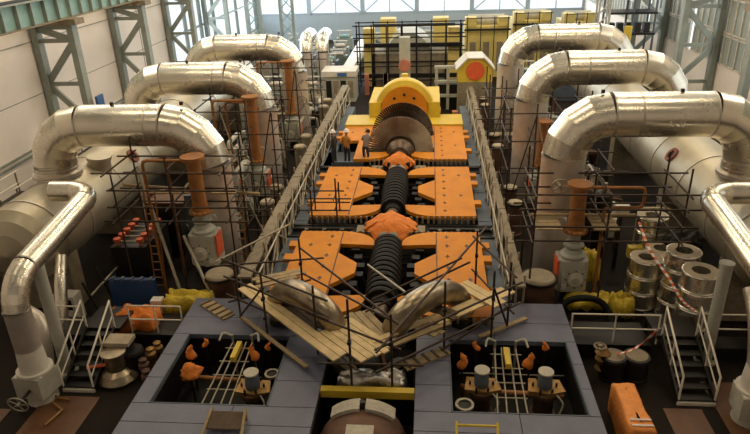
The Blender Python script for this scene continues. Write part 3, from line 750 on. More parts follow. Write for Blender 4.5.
# scaffold poles of the V
def pole(p, q, label, r=.032, m='pole', group='poles of the plank scaffold'):
    o = MB().cyl(p, q, r, n=8).build('scaffold_pole', m); return tag(o, label, 'pole', group)
LP = [(241, 318), (268, 338), (311, 350), (353, 372), (304, 300)]
RP_ = [(402, 352), (444, 350), (491, 338), (507, 328), (475, 292)]
tops = {}
for i, (px, py) in enumerate(LP): 
    p = AT(px, py, z=ZD); h = 2.2
    if px == 353: p = V((-1.95, 13.0, 1.22)); h = 2.6
    if px == 311: p = V((-3.05, 14.3, ZD)); 
    tops[('L', i)] = p; pole(p, p+V((0,0,h)), 'upright pole of the left scaffold arm', group='uprights of the left arm')
for i, (px, py) in enumerate(RP_):
    p = AT(px, py, z=ZD)
    if px == 402: p = V((-.9, 13.0, 1.22))
    tops[('R', i)] = p; pole(p, p+V((0,0,2.2)), 'upright pole of the right scaffold arm', group='uprights of the right arm')
def rail(a, b_, z0, z1=None, ext=.5, label='sloping rail pole of the plank scaffold', g='rails of the plank scaffold'):
    p, q = tops[a]+V((0,0,z0)), tops[b_]+V((0,0,z1 if z1 is not None else z0)); d = (q-p).normalized()
    pole(p-d*ext+V((0,-.06,0)), q+d*ext+V((0,-.06,0)), label, group=g)
for z in (.72, 1.35, 1.95): rail(('L',0), ('L',2), z, label='rail pole along the front of the left scaffold arm', g='left arm rails')
rail(('L',2), ('L',3), .72, ext=.3); rail(('L',2), ('R',0), 1.3, ext=.3, label='rail pole crossing the middle gap', g='middle rails')
rail(('L',3), ('R',0), .72, ext=.8, label='rail pole crossing the middle gap', g='middle rails'); rail(('L',0), ('L',4), .7, ext=.3); rail(('L',0), ('L',4), 1.9, 1.5, ext=.8)
for z in (.72, 1.4): rail(('R',0), ('R',3), z, ext=.5, label='rail pole along the front of the right scaffold arm', g='right arm rails')
rail(('R',3), ('R',4), 1.9, ext=.3); rail(('R',3), ('R',4), .72, ext=.3); rail(('R',0), ('R',4), 1.6, 2.0, ext=.7); rail(('R',1), ('R',3), .1, .8, ext=.1)
rail(('L',0), ('L',1), .1, 1.7, ext=0, label='diagonal brace pole at the outer end of the left arm', g='left brace'); rail(('R',2), ('R',3), 1.7, .1, ext=0, label='diagonal brace pole at the outer end of the right arm', g='right brace')
for z in (1.0, 1.9):
    p, q = tops[('L',4)]+V((0,0,z)), AT(400, 325, z=2.6); pole(p, q, 'pole running behind the left curved pipe to the middle', group='rear rails')
pole(AT(368, 265, z=2.3), AT(405, 292, z=3.0), 'pale pole slanting across the nearest bare rotor', m='poletan')
pole(AT(215, 262, z=2.4), AT(290, 224, z=2.6), 'pale pole slanting out over the left walkway', m='poletan')
pole(AT(365, 312, z=2.0), AT(470, 262, z=3.2), 'pole slanting up behind the right curved pipe')
pole(AT(372, 300, z=2.2), AT(462, 258, z=3.3), 'upper pole slanting behind the right curved pipe')
# small clamps
for key, p in tops.items():
    for z in (.72, 1.35):
        o = MB().box(p+V((0,-.03,z)), (.1, .12, .09)).build('pole_clamp', 'dark'); tag(o, 'small clamp on the plank scaffold uprights', 'clamp', 'clamps on the plank scaffold')
# black pipe on left pit edge etc.
# ================================================================== DRUMS AND CAPPED CYLINDERS
def capped(x, y, r, h, label, group=None, m='rust', bolt=True, rim='dark'):
    t = thing('capped_cylinder', label, 'cylinder', (x, y, 0), group)
    MB().lathe([(0, 0), (r*1.1, 0), (r*1.1, .06), (r, .08), (r, h), (0, h)], (x, y, 0), (0,0,1), 28).build('drum', m, t)
    MB().lathe([(0, h), (r*1.12, h), (r*1.12, h+.07), (0, h+.07)], (x, y, 0), (0,0,1), 28).build('rim_flange', rim, t)
    MB().lathe([(0, h+.071), (r*.98, h+.071), (r*.9, h+.13), (0, h+.15)], (x, y, 0), (0,0,1), 28).build('cap', 'tanlight', t)
    return t
capped(-7.2, 18.6, .5, 1.15, 'large tan capped cylinder behind the left deck', 'capped cylinders at the back of the decks')
capped(3.68, 18.7, .56, 1.15, 'large tan capped brown cylinder behind the right deck', 'capped cylinders at the back of the decks', 'rust')
DR = [24.5, 26.2, 32.0, 33.9, 40.3, 42.0]
ordn = ['nearest', 'second nearest', 'third nearest', 'third farthest', 'second farthest', 'farthest']
for k, y in enumerate(DR):
    capped(-6.88, y, .30, 1.35, 'tan capped drum %s in the row along the left walkway' % ordn[k], 'capped drums along the left walkway', 'tan', rim='tan')
    capped(3.60, y, .30, 1.35, 'tan capped drum %s in the row along the right walkway' % ordn[k], 'capped drums along the right walkway', 'rust')
# stacks of lagging rings
def ring_stack(x, y, n, label, r=.52, m='lag2'):
    for k in range(n):
        g = 'silver lagging rings stacked at right'
        t = thing('lagging_ring', label[0] if k == n-1 else label[1], 'lagging ring', (x, y, k*.6), 'rings of %s' % label[2])
        dx = random.uniform(-.03, .03)
        MB().lathe([(r*.55, 0), (r, 0), (r+.02, .03), (r, .06), (r, .52), (r+.02, .55), (r, .59), (r*.55, .59), (r*.55, 0)], (x+dx, y, k*.6), (0,0,1), 36).build('silver_band', 'lag', t)
        MB().lathe([(r*.5, .59), (r*.97, .59), (r*.97, .597), (r*.5, .597)], (x+dx, y, k*.6), (0,0,1), 36).build('insulation_face', 'tanlight', t)
for x, y, n, nm in ((8.0, 21.2, 4, 'back'), (7.9, 19.8, 3, 'second'), (8.1, 18.5, 4, 'third'), (8.15, 17.22, 4, 'front'), (7.2, 19.15, 3, 'inner')):
    ring_stack(x, y, n, ('top silver lagging ring of the %s stack at right' % nm, 'lower silver lagging ring in the %s stack at right' % nm, nm+' stack'))
o = cloth_mesh('black_sheet', 'black', (8.6, 19.9, 2.0), 1.1, .9, .25, 'black sheet thrown over the second lagging ring stack', 'sheet', 8, drop=.2)
p = [AT(639, 222, z=2.4), AT(650, 250, z=2.0), AT(668, 277, z=1.9), AT(682, 300, z=1.6), AT(697, 312, z=1.5)]
m = MB(); SP = smooth_path([V(q) for q in p], 8); 
for i in range(len(SP)-1):
    m.cur = i % 2; m.bar(SP[i], SP[i+1], .09, .01)
o = m.build('hazard_tape', ['red', 'whiteband']); tag(o, 'red and white tape hanging across the lagging ring stacks', 'tape')
m = MB(); SP = smooth_path([AT(617, 354, z=.8), AT(632, 350, z=1.1), AT(645, 341, z=1.5), AT(660, 328, z=2.3)], 8)
for i in range(len(SP)-1):
    m.cur = (i//2) % 2; m.bar(SP[i], SP[i+1], .10, .01)
o = m.build('hazard_tape', ['red', 'whiteband']); tag(o, 'red and white tape slung beside the right stairs', 'tape')

# ================================================================== STAIRS, PLATFORMS AND RAILINGS
def stairs(x0, x1, yb, label):
    H = 1.0; n = 6; run = 1.75
    t = thing('stair_flight', label, 'stairs', ((x0+x1)/2, yb, 0), 'short steel stairs to the side platforms')
    for x in (x0, x1): MB().bar((x, yb, .08), (x, yb+run, H), .06, .2).build('stringer', 'dark', t)
    for k in range(n):
        MB().box(((x0+x1)/2, yb+.12+run*k/n, .15+(H-.1)*k/n), (x1-x0, .24, .03)).build('tread', 'dark', t)
    MB().b2((x0-.03, yb-.05, 0), (x1+.03, yb+.02, .1)).build('bottom_rail', 'rail', t)
    for x in (x0, x1):
        MB().tube([(x, yb, .0), (x, yb, .95), (x, yb+run, H+.95), (x, yb+run, H-.05)], .03, 8).build('handrail', 'rail', t)
        MB().cyl((x, yb+.0, .5), (x, yb+run, H+.45), .022, n=8).build('mid_rail', 'rail', t)
        MB().cyl((x, yb+run/2, H/2), (x, yb+run/2, H/2+.95), .025, n=8).build('baluster', 'rail', t)
    m = MB().b2((x0-.15, yb+run, H-.12), (x1+.15, yb+run+1.2, H)); m.build('landing', 'dark', t)
    for x in (x0-.1, x1+.1): MB().b2((x-.05, yb+run+1.0, 0), (x+.05, yb+run+1.1, H-.12)).build('landing_leg', 'dark', t)
stairs(6.76, 7.7, 14.05, 'steel stairs with white handrails going up at the lower right')
stairs(-10.5, -9.6, 13.85, 'steel stairs with white handrails going up at the lower left')
def railing(pts, label, z=0, h=1.0):
    pts = [V((x, y, z)) for x, y in pts]
    t = thing('railing', label, 'railing', pts[0])
    for k in (h, h*.5): MB().tube([p+V((0,0,k)) for p in pts], .025, 8).build('rail_bar', 'rail', t)
    for i in range(len(pts)-1):
        L = (pts[i+1]-pts[i]).length; n = max(1, round(L/1.1))
        for k in range(n+(i == len(pts)-2)):
            p = pts[i].lerp(pts[i+1], k/n); MB().cyl(p, p+V((0,0,h)), .025, n=8).build('post', 'rail', t)
def slab(name, lo, hi, m, label, cat='platform'):
    o = MB().b2(lo, hi).build(name, m); return tag(o, label, cat)
slab('side_platform', (4.3, 16.0, 0), (6.6, 17.2, .5), 'dark', 'dark platform behind the right railing')
slab('side_platform', (-9.4, 16.0, 0), (-7.6, 17.2, .5), 'dark', 'dark platform behind the left railing')
railing([(4.25, 16.1), (6.75, 16.1)], 'white railing between right deck and right stairs', .5)
railing([(-9.35, 16.1), (-7.65, 16.1)], 'white railing between left stairs and left deck', .5)
railing([(-12.0, 16.0), (-10.75, 16.0)], 'short white railing left of the left stairs', .5)
slab('side_platform', (-12.1, 15.9, 0), (-10.7, 16.9, .5), 'dark', 'dark platform outside the left stairs')
railing([(8.0, 16.2), (9.6, 16.2)], 'short white railing right of the right stairs', .5)
slab('side_platform', (7.95, 15.95, 0), (9.8, 16.55, .5), 'dark', 'dark platform outside the right stairs')
# brown floor plates
for (lo, hi, lb) in (((-10.9, 10.2, .0), (-9.3, 13.6, .03), 'brown floor plate at the lower left'), ((-12.6, 11.0, 0), (-11.6, 13.0, .03), 'brown floor plate at the far lower left'),
                     ((6.3, 10.8, 0), (7.3, 13.85, .03), 'brown floor plate below the right stairs'), ((7.7, 12.0, 0), (9.4, 15.0, .03), 'brown floor plate at the lower right')):
    o = MB().b2(lo, hi).build('floor_plate', 'floorbrown'); tag(o, lb, 'floor plate')
for pts, lb in (([(50, 388), (58, 398), (70, 400)], 'yellow bent rod on the brown plate near left stairs'), ([(45, 425), (62, 410), (52, 402)], 'second yellow bent rod on the brown plate'),):
    o = MB().tube([AT(*q, z=.1) for q in pts], .03, 8).build('bent_rod', 'brass'); tag(o, lb, 'rod')
# orange crate bottom right
p = [AT(607, 384, z=.95), AT(627, 384, z=.95), AT(643, 424, z=.95), AT(620, 430, z=.95)]
t = thing('wrapped_crate', 'long crate wrapped in bright orange sheet at the lower right', 'crate', ((p[0].x+p[2].x)/2, (p[0].y+p[2].y)/2, 0))
x0, x1, y0, y1 = 4.84, 5.44, 11.95, 13.75
b = MB(); b.smooth = True; n = 20; vs = []; 
prof = [(0, .0), (.0, .3), (0, .6), (0.01, .88), (.06, .95), (.2, .97), (.5, .95)]
ring_n = 44
for off, z in prof:
    for k in range(ring_n):
        a = k/ring_n*4; sdx, fr = int(a), a-int(a)
        c = [(x0,y0),(x1,y0),(x1,y1),(x0,y1)]
        x = c[sdx][0]+(c[(sdx+1)%4][0]-c[sdx][0])*fr; y = c[sdx][1]+(c[(sdx+1)%4][1]-c[sdx][1])*fr
        mx, my = (x0+x1)/2, (y0+y1)/2
        q = V((x, y, z)); nn = noise.noise(V((x*3, y*3, z*3)))
        x = x+(mx-x)*min(1, off*1.9)+.05*nn; y = y+(my-y)*off*.5+.05*nn
        vs.append((x, y, max(.0, z+.03*nn if z else 0)))
b.add(vs, [(i*ring_n+k, i*ring_n+(k+1)%ring_n, (i+1)*ring_n+(k+1)%ring_n, (i+1)*ring_n+k) for i in range(len(prof)-1) for k in range(ring_n)])
b.build('orange_sheet', 'cloth2', t)
MB().b2((x0+.05, y0-.02, .0), (x1-.05, y0+.1, .12)).build('pallet', 'wood3', t)
for q in (.35, .15): MB().bar((x0+.05, y0+q, 1.0), (x1-.05, y0+q, 1.0), .05, .02).build('tape_strip', 'whiteband', t)
# dark drums right of the deck
for px, py, lb in ((614, 355, 'left of the two dark round drums beside the right stairs'), (637, 355, 'right of the two dark round drums beside the right stairs')):
    p = AT(px, py, z=.75); t = thing('dark_drum', lb, 'drum', (p.x, p.y, 0), 'dark drums by the right stairs')
    MB().lathe([(0,0),(.36,0),(.38,.05),(.36,.1),(.36,.62),(.38,.68),(.36,.74),(.3,.75),(.3,.72),(0,.72)], (p.x, p.y, 0), (0,0,1), 28).build('drum_body', 'dark', t)
    MB().cyl((p.x, p.y, .7), (p.x, p.y, .76), .3, n=28).build('lid', 'tan', t)
t = thing('fitting_tree', 'small yellowish valve fitting between the right deck and the dark drums', 'fitting', (*AT(600, 372, z=.1).xy, 0))
x, y = t.location.x, t.location.y
MB().lathe([(0,0),(.12,0),(.1,.2),(.18,.25),(.1,.35),(.16,.45),(.2,.6),(.12,.7),(.22,.8),(.08,.95),(0,.96)], (x, y, 0), (0,0,1), 14).build('fitting_body', 'brass', t)
MB().wheel((x-.1, y, 1.0), (0,0,1), .16, .03).build('wheel', 'tan', t)
# yellow tarps, blue box etc.
def lump(px, py, z, w, d, h, m, label, cat='tarp', seed=0, drop=.3, zb=None):
    p = AT(px, py, z=z); return cloth_mesh('tarpaulin', m, p, w, d, h, label, cat, seed, drop=drop)
lump(188, 300, .75, 1.6, .8, .25, 'yellowtarp', 'yellow tarpaulin bunched behind the left deck', seed=2, drop=.7)
lump(588, 300, .35, 1.5, .7, .18, 'yellowtarp', 'yellow sheet over the black hose behind the right deck', seed=3, drop=.3)
lump(622, 303, .6, .75, .7, .25, 'yellowtarp', 'yellow tarpaulin bunched right of the black hose', seed=6, drop=.55)
lump(590, 262, 1.2, .6, .6, .4, 'yellowtarp', 'yellow sheet right of the right valve box', seed=9, drop=1.1)
lump(134, 318, .7, 1.7, .9, .3, 'cloth', 'orange sheet heaped below the blue crate at left', seed=12, drop=.65)
t = thing('blue_panel_stack', 'tall navy blue panel standing at the left behind the railing', 'panel', (-10.3, 18.3, 0))
x0, x1, y, zt_ = -11.1, -9.45, 18.3, AT(128, 280, Y=18.3).z
MB().b2((x0, y, 0), (x1, y+.18, zt_)).build('panel', 'blue', t)
for k in range(5): MB().b2((x0+.1+k*.34, y-.015, zt_-.08), (x0+.2+k*.34, y+.2, zt_+.04)).build('corner_clip', 'bluegrey', t)
t = thing('window_box', 'small white framed box left of the navy crate', 'box', (*AT(68, 300, z=.0).xy, 0))
x, y = AT(66, 296, z=.9).xy
t.location = (x, y, 0); MB().b2((x-.4, y-.25, 0), (x+.4, y+.25, 1.0)).build('body', 'white', t); MB().b2((x-.3, y-.26, .5), (x+.3, y-.25, .9)).build('dark_window', 'black', t)
x, y = AT(157, 300, z=.9).xy
o = MB().b2((x-.18, y-.15, 0), (x+.18, y+.15, .95)).build('white_box', 'white'); tag(o, 'small white box between the navy crate and yellow tarpaulin', 'box')
# black hose coil
p = AT(588, 318, z=0.3); x, y = p.x-.1, p.y-.1
o = MB(); 
t = thing('black_hose', 'thick black hose arched behind the right deck', 'hose', (x, y, 0))
MB().tube([(x-.85*math.cos(a), y+.1*math.sin(3*a)+.5*math.sin(a), .12+.75*math.sin(a)) for a in [PI*i/16 for i in range(17)]], .11, 12).build('hose_body', 'black', t)
# left lower machinery
x, y = AT(116, 372, z=.3).xy
t = thing('pump_unit', 'silver topped pump unit between the left stairs and left deck', 'pump', (x, y, 0))
MB().lathe([(0,0),(.55,0),(.6,.12),(.45,.3),(.3,.4),(.28,.85),(.36,.9),(.36,.97),(0,1.0)], (x, y+.1, 0), (0,0,1), 24).build('bell_base', 'dull', t)
MB().b2((x-.38, y+.3, .98), (x+.38, y+.8, 1.1)).build('top_plate', 'tanlight', t); MB().b2((x-.3, y+.35, 0), (x+.3, y+.85, .98)).build('pedestal', 'dark', t)
MB().cyl((x-.8, y-.1, .5), (x-.2, y-.05, .6), .05, n=8).build('red_lever', 'red', t)
for k, (px, py) in enumerate(((143, 361), (150, 350), (146, 372), (157, 344), (138, 348))):
    q = AT(px, py, z=.6); t = thing('brass_fitting', 'small brass fitting heaped beside the left deck', 'fitting', (q.x, q.y, 0), 'brass fittings beside the left deck')
    MB().lathe([(0,0),(.11,0),(.11,.3),(.16,.36),(.16,.5),(.09,.56),(.12,.66),(0,.72)], (q.x, q.y, 0), (0,0,1), 12).build('fitting_body', 'brass' if k % 2 else 'rust', t)
x, y = AT(135, 365, z=.2).xy
o = MB().lathe([(0,0),(.32,0),(.34,.1),(.34,.7),(.3,.78),(0,.8)], (x, y, 0), (0,0,1), 20).build('black_drum', 'black'); tag(o, 'black drum beside the silver topped pump', 'drum')

# ================================================================== VALVE BOXES ON ORANGE PIPES
def valve_box(side, x, y, z0, label, zt, orange_label, k=1.0, neck=.5):
    t = thing('valve_box', label, 'valve', (x, y, 0), 'grey green valve boxes beside the inner pipe legs')
    w, d, h = .98*k, .8*k, 1.15*k
    MB().cyl((x, y, 0), (x, y, z0), .34*k, .26*k, n=20).build('pedestal', 'dark', t)
    m = MB(); c = .12; m.prism([(x-w/2+c, y-d/2), (x+w/2-c, y-d/2), (x+w/2, y-d/2+c), (x+w/2, y+d/2), (x-w/2, y+d/2), (x-w/2, y-d/2+c)], z0, z0+h); m.build('body', 'grey', t)
    sx = 1 if side < 0 else -1
    MB().box((x+sx*(w/2+.02), y-.05, z0+h*.62), (.06, d*.72, h*.72)).build('orange_side_panel', 'red', t)
    dr_ = MB().cyl((x-sx*.08, y-d/2, z0+.42*h), (x-sx*.08, y-d/2-.06, z0+.42*h), .24*k, n=24).build('dial_ring', 'white', t)
    MB().cyl((x-sx*.08, y-d/2-.06, z0+.42*h), (x-sx*.08, y-d/2-.12, z0+.42*h), .13*k, n=20).build('dial_hub', 'grey', dr_)
    for q in range(8):
        a = q*PI/4; MB().cyl((x-sx*.08+.32*k*math.cos(a), y-d/2, z0+.42*h+.32*k*math.sin(a)), (x-sx*.08+.32*k*math.cos(a), y-d/2-.03, z0+.42*h+.32*k*math.sin(a)), .025, n=6).build('dial_bolt', 'dark', dr_)
    MB().box((x+sx*.28*k, y-d/2-.01, z0+.18*h), (.16*k, .03, .2*k)).build('small_label_plate', 'white', t)
    MB().lathe([(0, 0), (.4*k, 0), (.42*k, .12), (.32*k, .2), (.26*k, .34), (.34*k, .44), (.34*k, .5), (.2*k, .52), (.2*k, neck), (0, neck)], (x, y, z0+h), (0,0,1), 24).build('top_flange', 'greypost', t)
    zz = z0+h+neck
    t2 = thing('orange_valve_spool', orange_label, 'pipe spool', (x, y, zz), 'orange spools above the valve boxes')
    sb_ = MB().lathe([(0, 0), (.40*k, 0), (.40*k, .07), (.28*k, .1), (.24*k, .7), (.24*k, zt-zz-.12), (.4*k, zt-zz-.1), (.4*k, zt-zz), (0, zt-zz)], (x, y, zz), (0,0,1), 28).build('spool_body', 'orangepipe', t2)
    for q in range(12):
        a = q*PI/6; MB().cyl((x+.36*k*math.cos(a), y+.36*k*math.sin(a), zz+.07), (x+.36*k*math.cos(a), y+.36*k*math.sin(a), zz+.12), .03, n=6).build('flange_bolt', 'brass', sb_)
valve_box(-1, -7.85, 19.45, 1.3, 'grey green valve box with orange side panel under the left orange spool', 5.25, 'tall orange spool above the left valve box', neck=.75)
valve_box(1, 4.85, 19.3, .55, 'grey green valve box with orange side panel under the right orange spool', 4.35, 'tall orange spool above the right valve box', neck=.95)
valve_box(-1, -7.85, 27.0, .8, 'grey green valve box below the middle left crossover pipe', 5.4, 'orange spool by the middle left crossover pipe', .95)
valve_box(-1, -7.85, 35.1, .8, 'grey green valve box below the farthest left crossover pipe', 5.4, 'orange spool by the farthest left crossover pipe', .95)
valve_box(1, 4.95, 27.0, .6, 'grey green valve box below the middle right crossover pipe', 4.2, 'orange spool by the middle right crossover pipe', .9)
# orange pipe frames
def loop(pts, label, r=.055, m='orangepipe', name='orange_pipe', g=None):
    P = [V(p) for p in pts]; Q = [P[0]]
    for i in range(1, len(P)-1):
        a, b_ = (P[i-1]-P[i]), (P[i+1]-P[i]); k = min(.18, a.length*.4, b_.length*.4)
        s, e = P[i]+a.normalized()*k, P[i]+b_.normalized()*k
        Q += [s, (s+e)/2*.5+P[i]*.5, e]
    Q.append(P[-1]); o = MB().tube(Q, r, 10).build(name, m); return tag(o, label, 'pipe', g)
loop([(-7.85, 19.4, 5.1), (-9.6, 19.4, 5.1), (-9.6, 19.4, 0)], 'thin orange pipe running out from the left spool and down')
loop([(-7.85, 19.9, 4.9), (-9.3, 19.9, 4.9), (-9.3, 20.6, 4.9), (-9.3, 20.6, 0)], 'second thin orange pipe behind the left spool')
loop([(4.9, 19.3, 4.2), (6.9, 19.3, 4.2), (6.9, 19.3, 3.5), (5.7, 19.3, 3.5), (5.7, 19.3, 0)], 'orange pipe loop right of the right spool')
loop([(-7.85, 27.0, 5.2), (-9.6, 27.0, 5.2), (-9.6, 27.0, 0)], 'thin orange pipe frame by the middle left crossover')
loop([(-7.85, 27.5, 5.0), (-9.2, 27.5, 5.0), (-9.2, 28.0, 0)], 'second thin orange pipe by the middle left crossover')
loop([(-7.85, 35.1, 5.3), (-9.6, 35.1, 5.3), (-9.6, 35.1, 0)], 'thin orange pipe frame by the farthest left crossover')
# bypass wheels
for x, y, z, lb in ((4.35, 19.9, 4.0, 'pale handwheel on the nearest right inner leg'), (-7.3, 35.6, 3.0, 'pale handwheel on the farthest left inner leg'), (4.4, 35.5, 3.2, 'pale handwheel on the farthest right inner leg')):
    t = thing('handwheel', lb, 'handwheel', (x, y, z)); MB().wheel((x, y, z), (0,1,.3), .28, .03).build('rim', 'poletan', t); MB().cyl((x, y, z), (x, y+.6, z), .06, n=10).build('spindle', 'tan', t)

# ================================================================== SCAFFOLDS
def scaffold(x0, x1, y0, y1, zt, levels, nx, ny, label, planks=None, m='pole', seed=0, brace=True, mp='tan'):
    rnd = random.Random(seed)
    t = thing('tube_scaffold', label, 'scaffold', (x0, y0, 0), 'tube scaffolds around the pipes')
    for i in range(nx+1):
        for j in range(ny+1):
            x = x0+(x1-x0)*i/nx; y = y0+(y1-y0)*j/ny
            MB().cyl((x, y, 0), (x, y, zt+rnd.uniform(-.4, .6)), .032, n=6).build('upright', m, t)
    for z in levels:
        for j in range(ny+1):
            y = y0+(y1-y0)*j/ny; MB().cyl((x0-rnd.uniform(.2, .7), y-.05, z), (x1+rnd.uniform(.2, .7), y-.05, z), .03, n=6).build('ledger', m, t)
        for i in range(nx+1):
            x = x0+(x1-x0)*i/nx; MB().cyl((x-.05, y0-rnd.uniform(.1, .5), z+.06), (x-.05, y1+rnd.uniform(.1, .5), z+.06), .03, n=6).build('transom', m, t)
    if brace:
        for i in range(nx):
            a, c = x0+(x1-x0)*i/nx, x0+(x1-x0)*(i+1)/nx
            if i % 2: a, c = c, a
            MB().cyl((a, y0-.08, .3), (c, y0-.08, levels[-1]), .03, n=6).build('diagonal_brace', 'poletan' if i % 2 else m, t)
    for (a, c, d, e, z) in (planks or []):
        n = max(1, int(round((e-d)/.24)))
        for k in range(n):
            MB().b2((a, d+(e-d)*k/n+.01, z), (c, d+(e-d)*(k+1)/n-.01, z+.05)).build('plank', mp, t)
scaffold(-10.3, -6.5, 18.5, 20.2, 5.2, (3.3, 3.8, 4.4, 5.0), 2, 1, 'dark tube scaffold around the left orange spool', [(-10.0, -8.4, 19.95, 20.2, 3.65), (-7.6, -6.7, 19.95, 20.2, 3.65)], seed=1, mp='wood2', brace=False)
scaffold(3.35, 7.9, 18.5, 20.4, 4.7, (2.7, 3.2, 3.8, 4.3), 2, 1, 'dark tube scaffold around the right orange spool', [(3.5, 4.3, 18.7, 19.7, 2.95), (5.3, 6.1, 18.7, 19.7, 2.95)], seed=2, mp='wood2', brace=False)
scaffold(-10.0, -6.7, 25.9, 28.0, 5.3, (1.2, 2.6, 4.0, 5.0), 3, 1, 'tube scaffold around the middle left crossover leg', [(-9.6, -8.6, 26, 27, 2.65)], seed=3)
scaffold(3.4, 6.6, 26.0, 28.6, 5.2, (1.2, 2.4, 3.6, 4.8), 3, 1, 'tube scaffold around the middle right crossover leg', [(5.6, 6.4, 26.2, 27.4, 2.5)], seed=4)
scaffold(-10.0, -6.3, 34.0, 36.4, 5.4, (1.2, 2.6, 4.0, 5.2), 4, 1, 'tube scaffold around the farthest left crossover leg', [(-9.5, -8.5, 34.2, 35.2, 2.65)], seed=5)
scaffold(3.2, 5.8, 33.6, 35.6, 4.4, (1.2, 2.4, 3.6), 3, 1, 'tube scaffold in front of the farthest right crossover leg', [(3.4, 5.4, 34.0, 34.6, 1.3)], seed=6)
scaffold(-8.2, -6.4, 22.6, 24.0, 3.2, (1.0, 1.9, 2.9), 2, 1, 'low tube scaffold between nearest and middle left crossover legs', None, seed=7)
scaffold(5.0, 6.8, 22.4, 24.6, 4.0, (1.2, 2.6, 3.6), 2, 1, 'low tube scaffold between nearest and middle right crossover legs', None, seed=8)
scaffold(-4.6, -3.6, 22.6, 23.4, 2.7, (1.9, 2.4), 1, 1, 'small dark tube guard on the left edge of the middle casing', None, seed=11, brace=False)
# long bamboo-coloured beam boards
for a, b_, lb in (((-11.2, 20.9, 3.62), (-5.9, 20.1, 3.62), 'long pale beam lying across the left scaffold'), ((3.4, 19.6, 3.1), (6.8, 19.6, 3.1), 'long pale beam lying across the right scaffold'),
                  ((-10.2, 20.2, 4.6), (-8.4, 18.2, 0), 'long pale brace pole leaning left of the left valve box'), ((-8.5, 19.2, 2.4), (-6.9, 17.5, .1), 'pale brace pole leaning down behind the left deck')):
    o = MB().cyl(a, b_, .06, n=8).build('scaffold_pole', 'wood2' if a[2] == b_[2] else 'poletan'); tag(o, lb, 'pole')
for x, y0_, lb in ((-9.75, 19.3, 'rusty ladder standing left of the left valve box'), (-7.05, 20.6, 'rusty ladder right of the left valve box')):
    t = thing('ladder', lb, 'ladder', (x, y0_, 0), 'rusty ladders')
    for dx in (-.2, .2): MB().cyl((x+dx, y0_, 0), (x+dx, y0_+.5, 3.8), .03, n=6).build('side_rail', 'orangepipe', t)
    for k in range(12): MB().cyl((x-.2, y0_+.04+.04*k, .3+.3*k), (x+.2, y0_+.04+.04*k, .3+.3*k), .02, n=6).build('rung', 'orangepipe', t)

# ================================================================== MID GROUND EQUIPMENT (both aisles)
def skid(x, y, w, d, h, label, seed, ms=('tan', 'grey', 'dark'), cat='equipment skid'):
    rnd = random.Random(seed); t = thing('equipment_skid', label, cat, (x, y, 0), 'equipment skids in the side aisles')
    MB().b2((x-w/2, y-d/2, 0), (x+w/2, y+d/2, .15)).build('base_frame', 'dark', t)
    MB().cyl((x-w*.3, y, .15+h*.3), (x+w*.3, y, .15+h*.3), h*.28, n=20).build('tank', rnd.choice(ms), t)
    for k in range(3):
        px = x-w*.35+w*.35*k; MB().cyl((px, y+d*.25, .15), (px, y+d*.25, h*rnd.uniform(.7, 1.1)), .12, n=12).build('riser', rnd.choice(ms), t)
    MB().tube(smooth_path([(x-w*.4, y-d*.3, .2), (x-w*.35, y-d*.3, h*.8), (x+w*.1, y-d*.2, h*.85), (x+w*.3, y+d*.2, h*.4)], 5), .08, 10).build('pipe', rnd.choice(ms), t)
    MB().box((x+w*.28, y-d*.25, .15+h*.25), (w*.3, d*.3, h*.5)).build('control_box', rnd.choice(ms), t)
    MB().wheel((x-w*.1, y-d*.42, h*.6), (0,1,.2), .2, .025).build('handwheel', 'poletan', t)
sk = [(-9.9, 23.4, 1.5, 1.3, 1.6), (-8.6, 24.6, 1.3, 1.2, 1.2), (-10.4, 25.8, 1.3, 1.3, 1.8), (-8.2, 30.2, 1.4, 1.5, 1.5), (-10.2, 31.0, 1.4, 1.4, 1.9), (-8.6, 32.3, 1.2, 1.2, 1.4), (-9.9, 33.2, 1.2, 1.0, 1.8),
      (-8.4, 38.8, 1.6, 1.6, 1.9), (-10.6, 39.5, 1.6, 1.6, 2.0), (-8.0, 41.5, 1.5, 1.5, 1.6), (-10.4, 43, 1.6, 1.6, 1.9), (-8.2, 44.5, 1.5, 1.4, 1.9),
      (7.2, 24.4, 1.1, 1.3, 1.6), (7.4, 26.6, 1.2, 1.2, 2.0), (5.2, 30.4, 1.4, 1.3, 1.4), (7.2, 29.4, 1.3, 1.4, 1.9), (7.4, 32, 1.2, 1.4, 1.8), (5.0, 32.2, 1.2, 1.2, 1.2), (6.6, 34.4, 1.3, 1.3, 1.5), (5.2, 38.6, 1.5, 1.4, 1.6), (7.2, 38.8, 1.5, 1.5, 2.0), (5.0, 41.2, 1.5, 1.4, 1.7), (7.0, 42.4, 1.5, 1.5, 1.9)]
for k, (x, y, w, d, h) in enumerate(sk):
    sd = 'left' if x < 0 else 'right'; zone = 'between the nearest and middle' if y < 28.5 else ('between the middle and farthest' if y < 36.6 else 'beyond the farthest')
    skid(x, y, w, d, h, 'dusty pipework skid on the %s %s crossover pipes' % (sd, zone), k, [('tan', 'grey', 'dark'), ('tan', 'green', 'dark'), ('rust', 'tan', 'greypost')][k % 3])
rnd = random.Random(21)
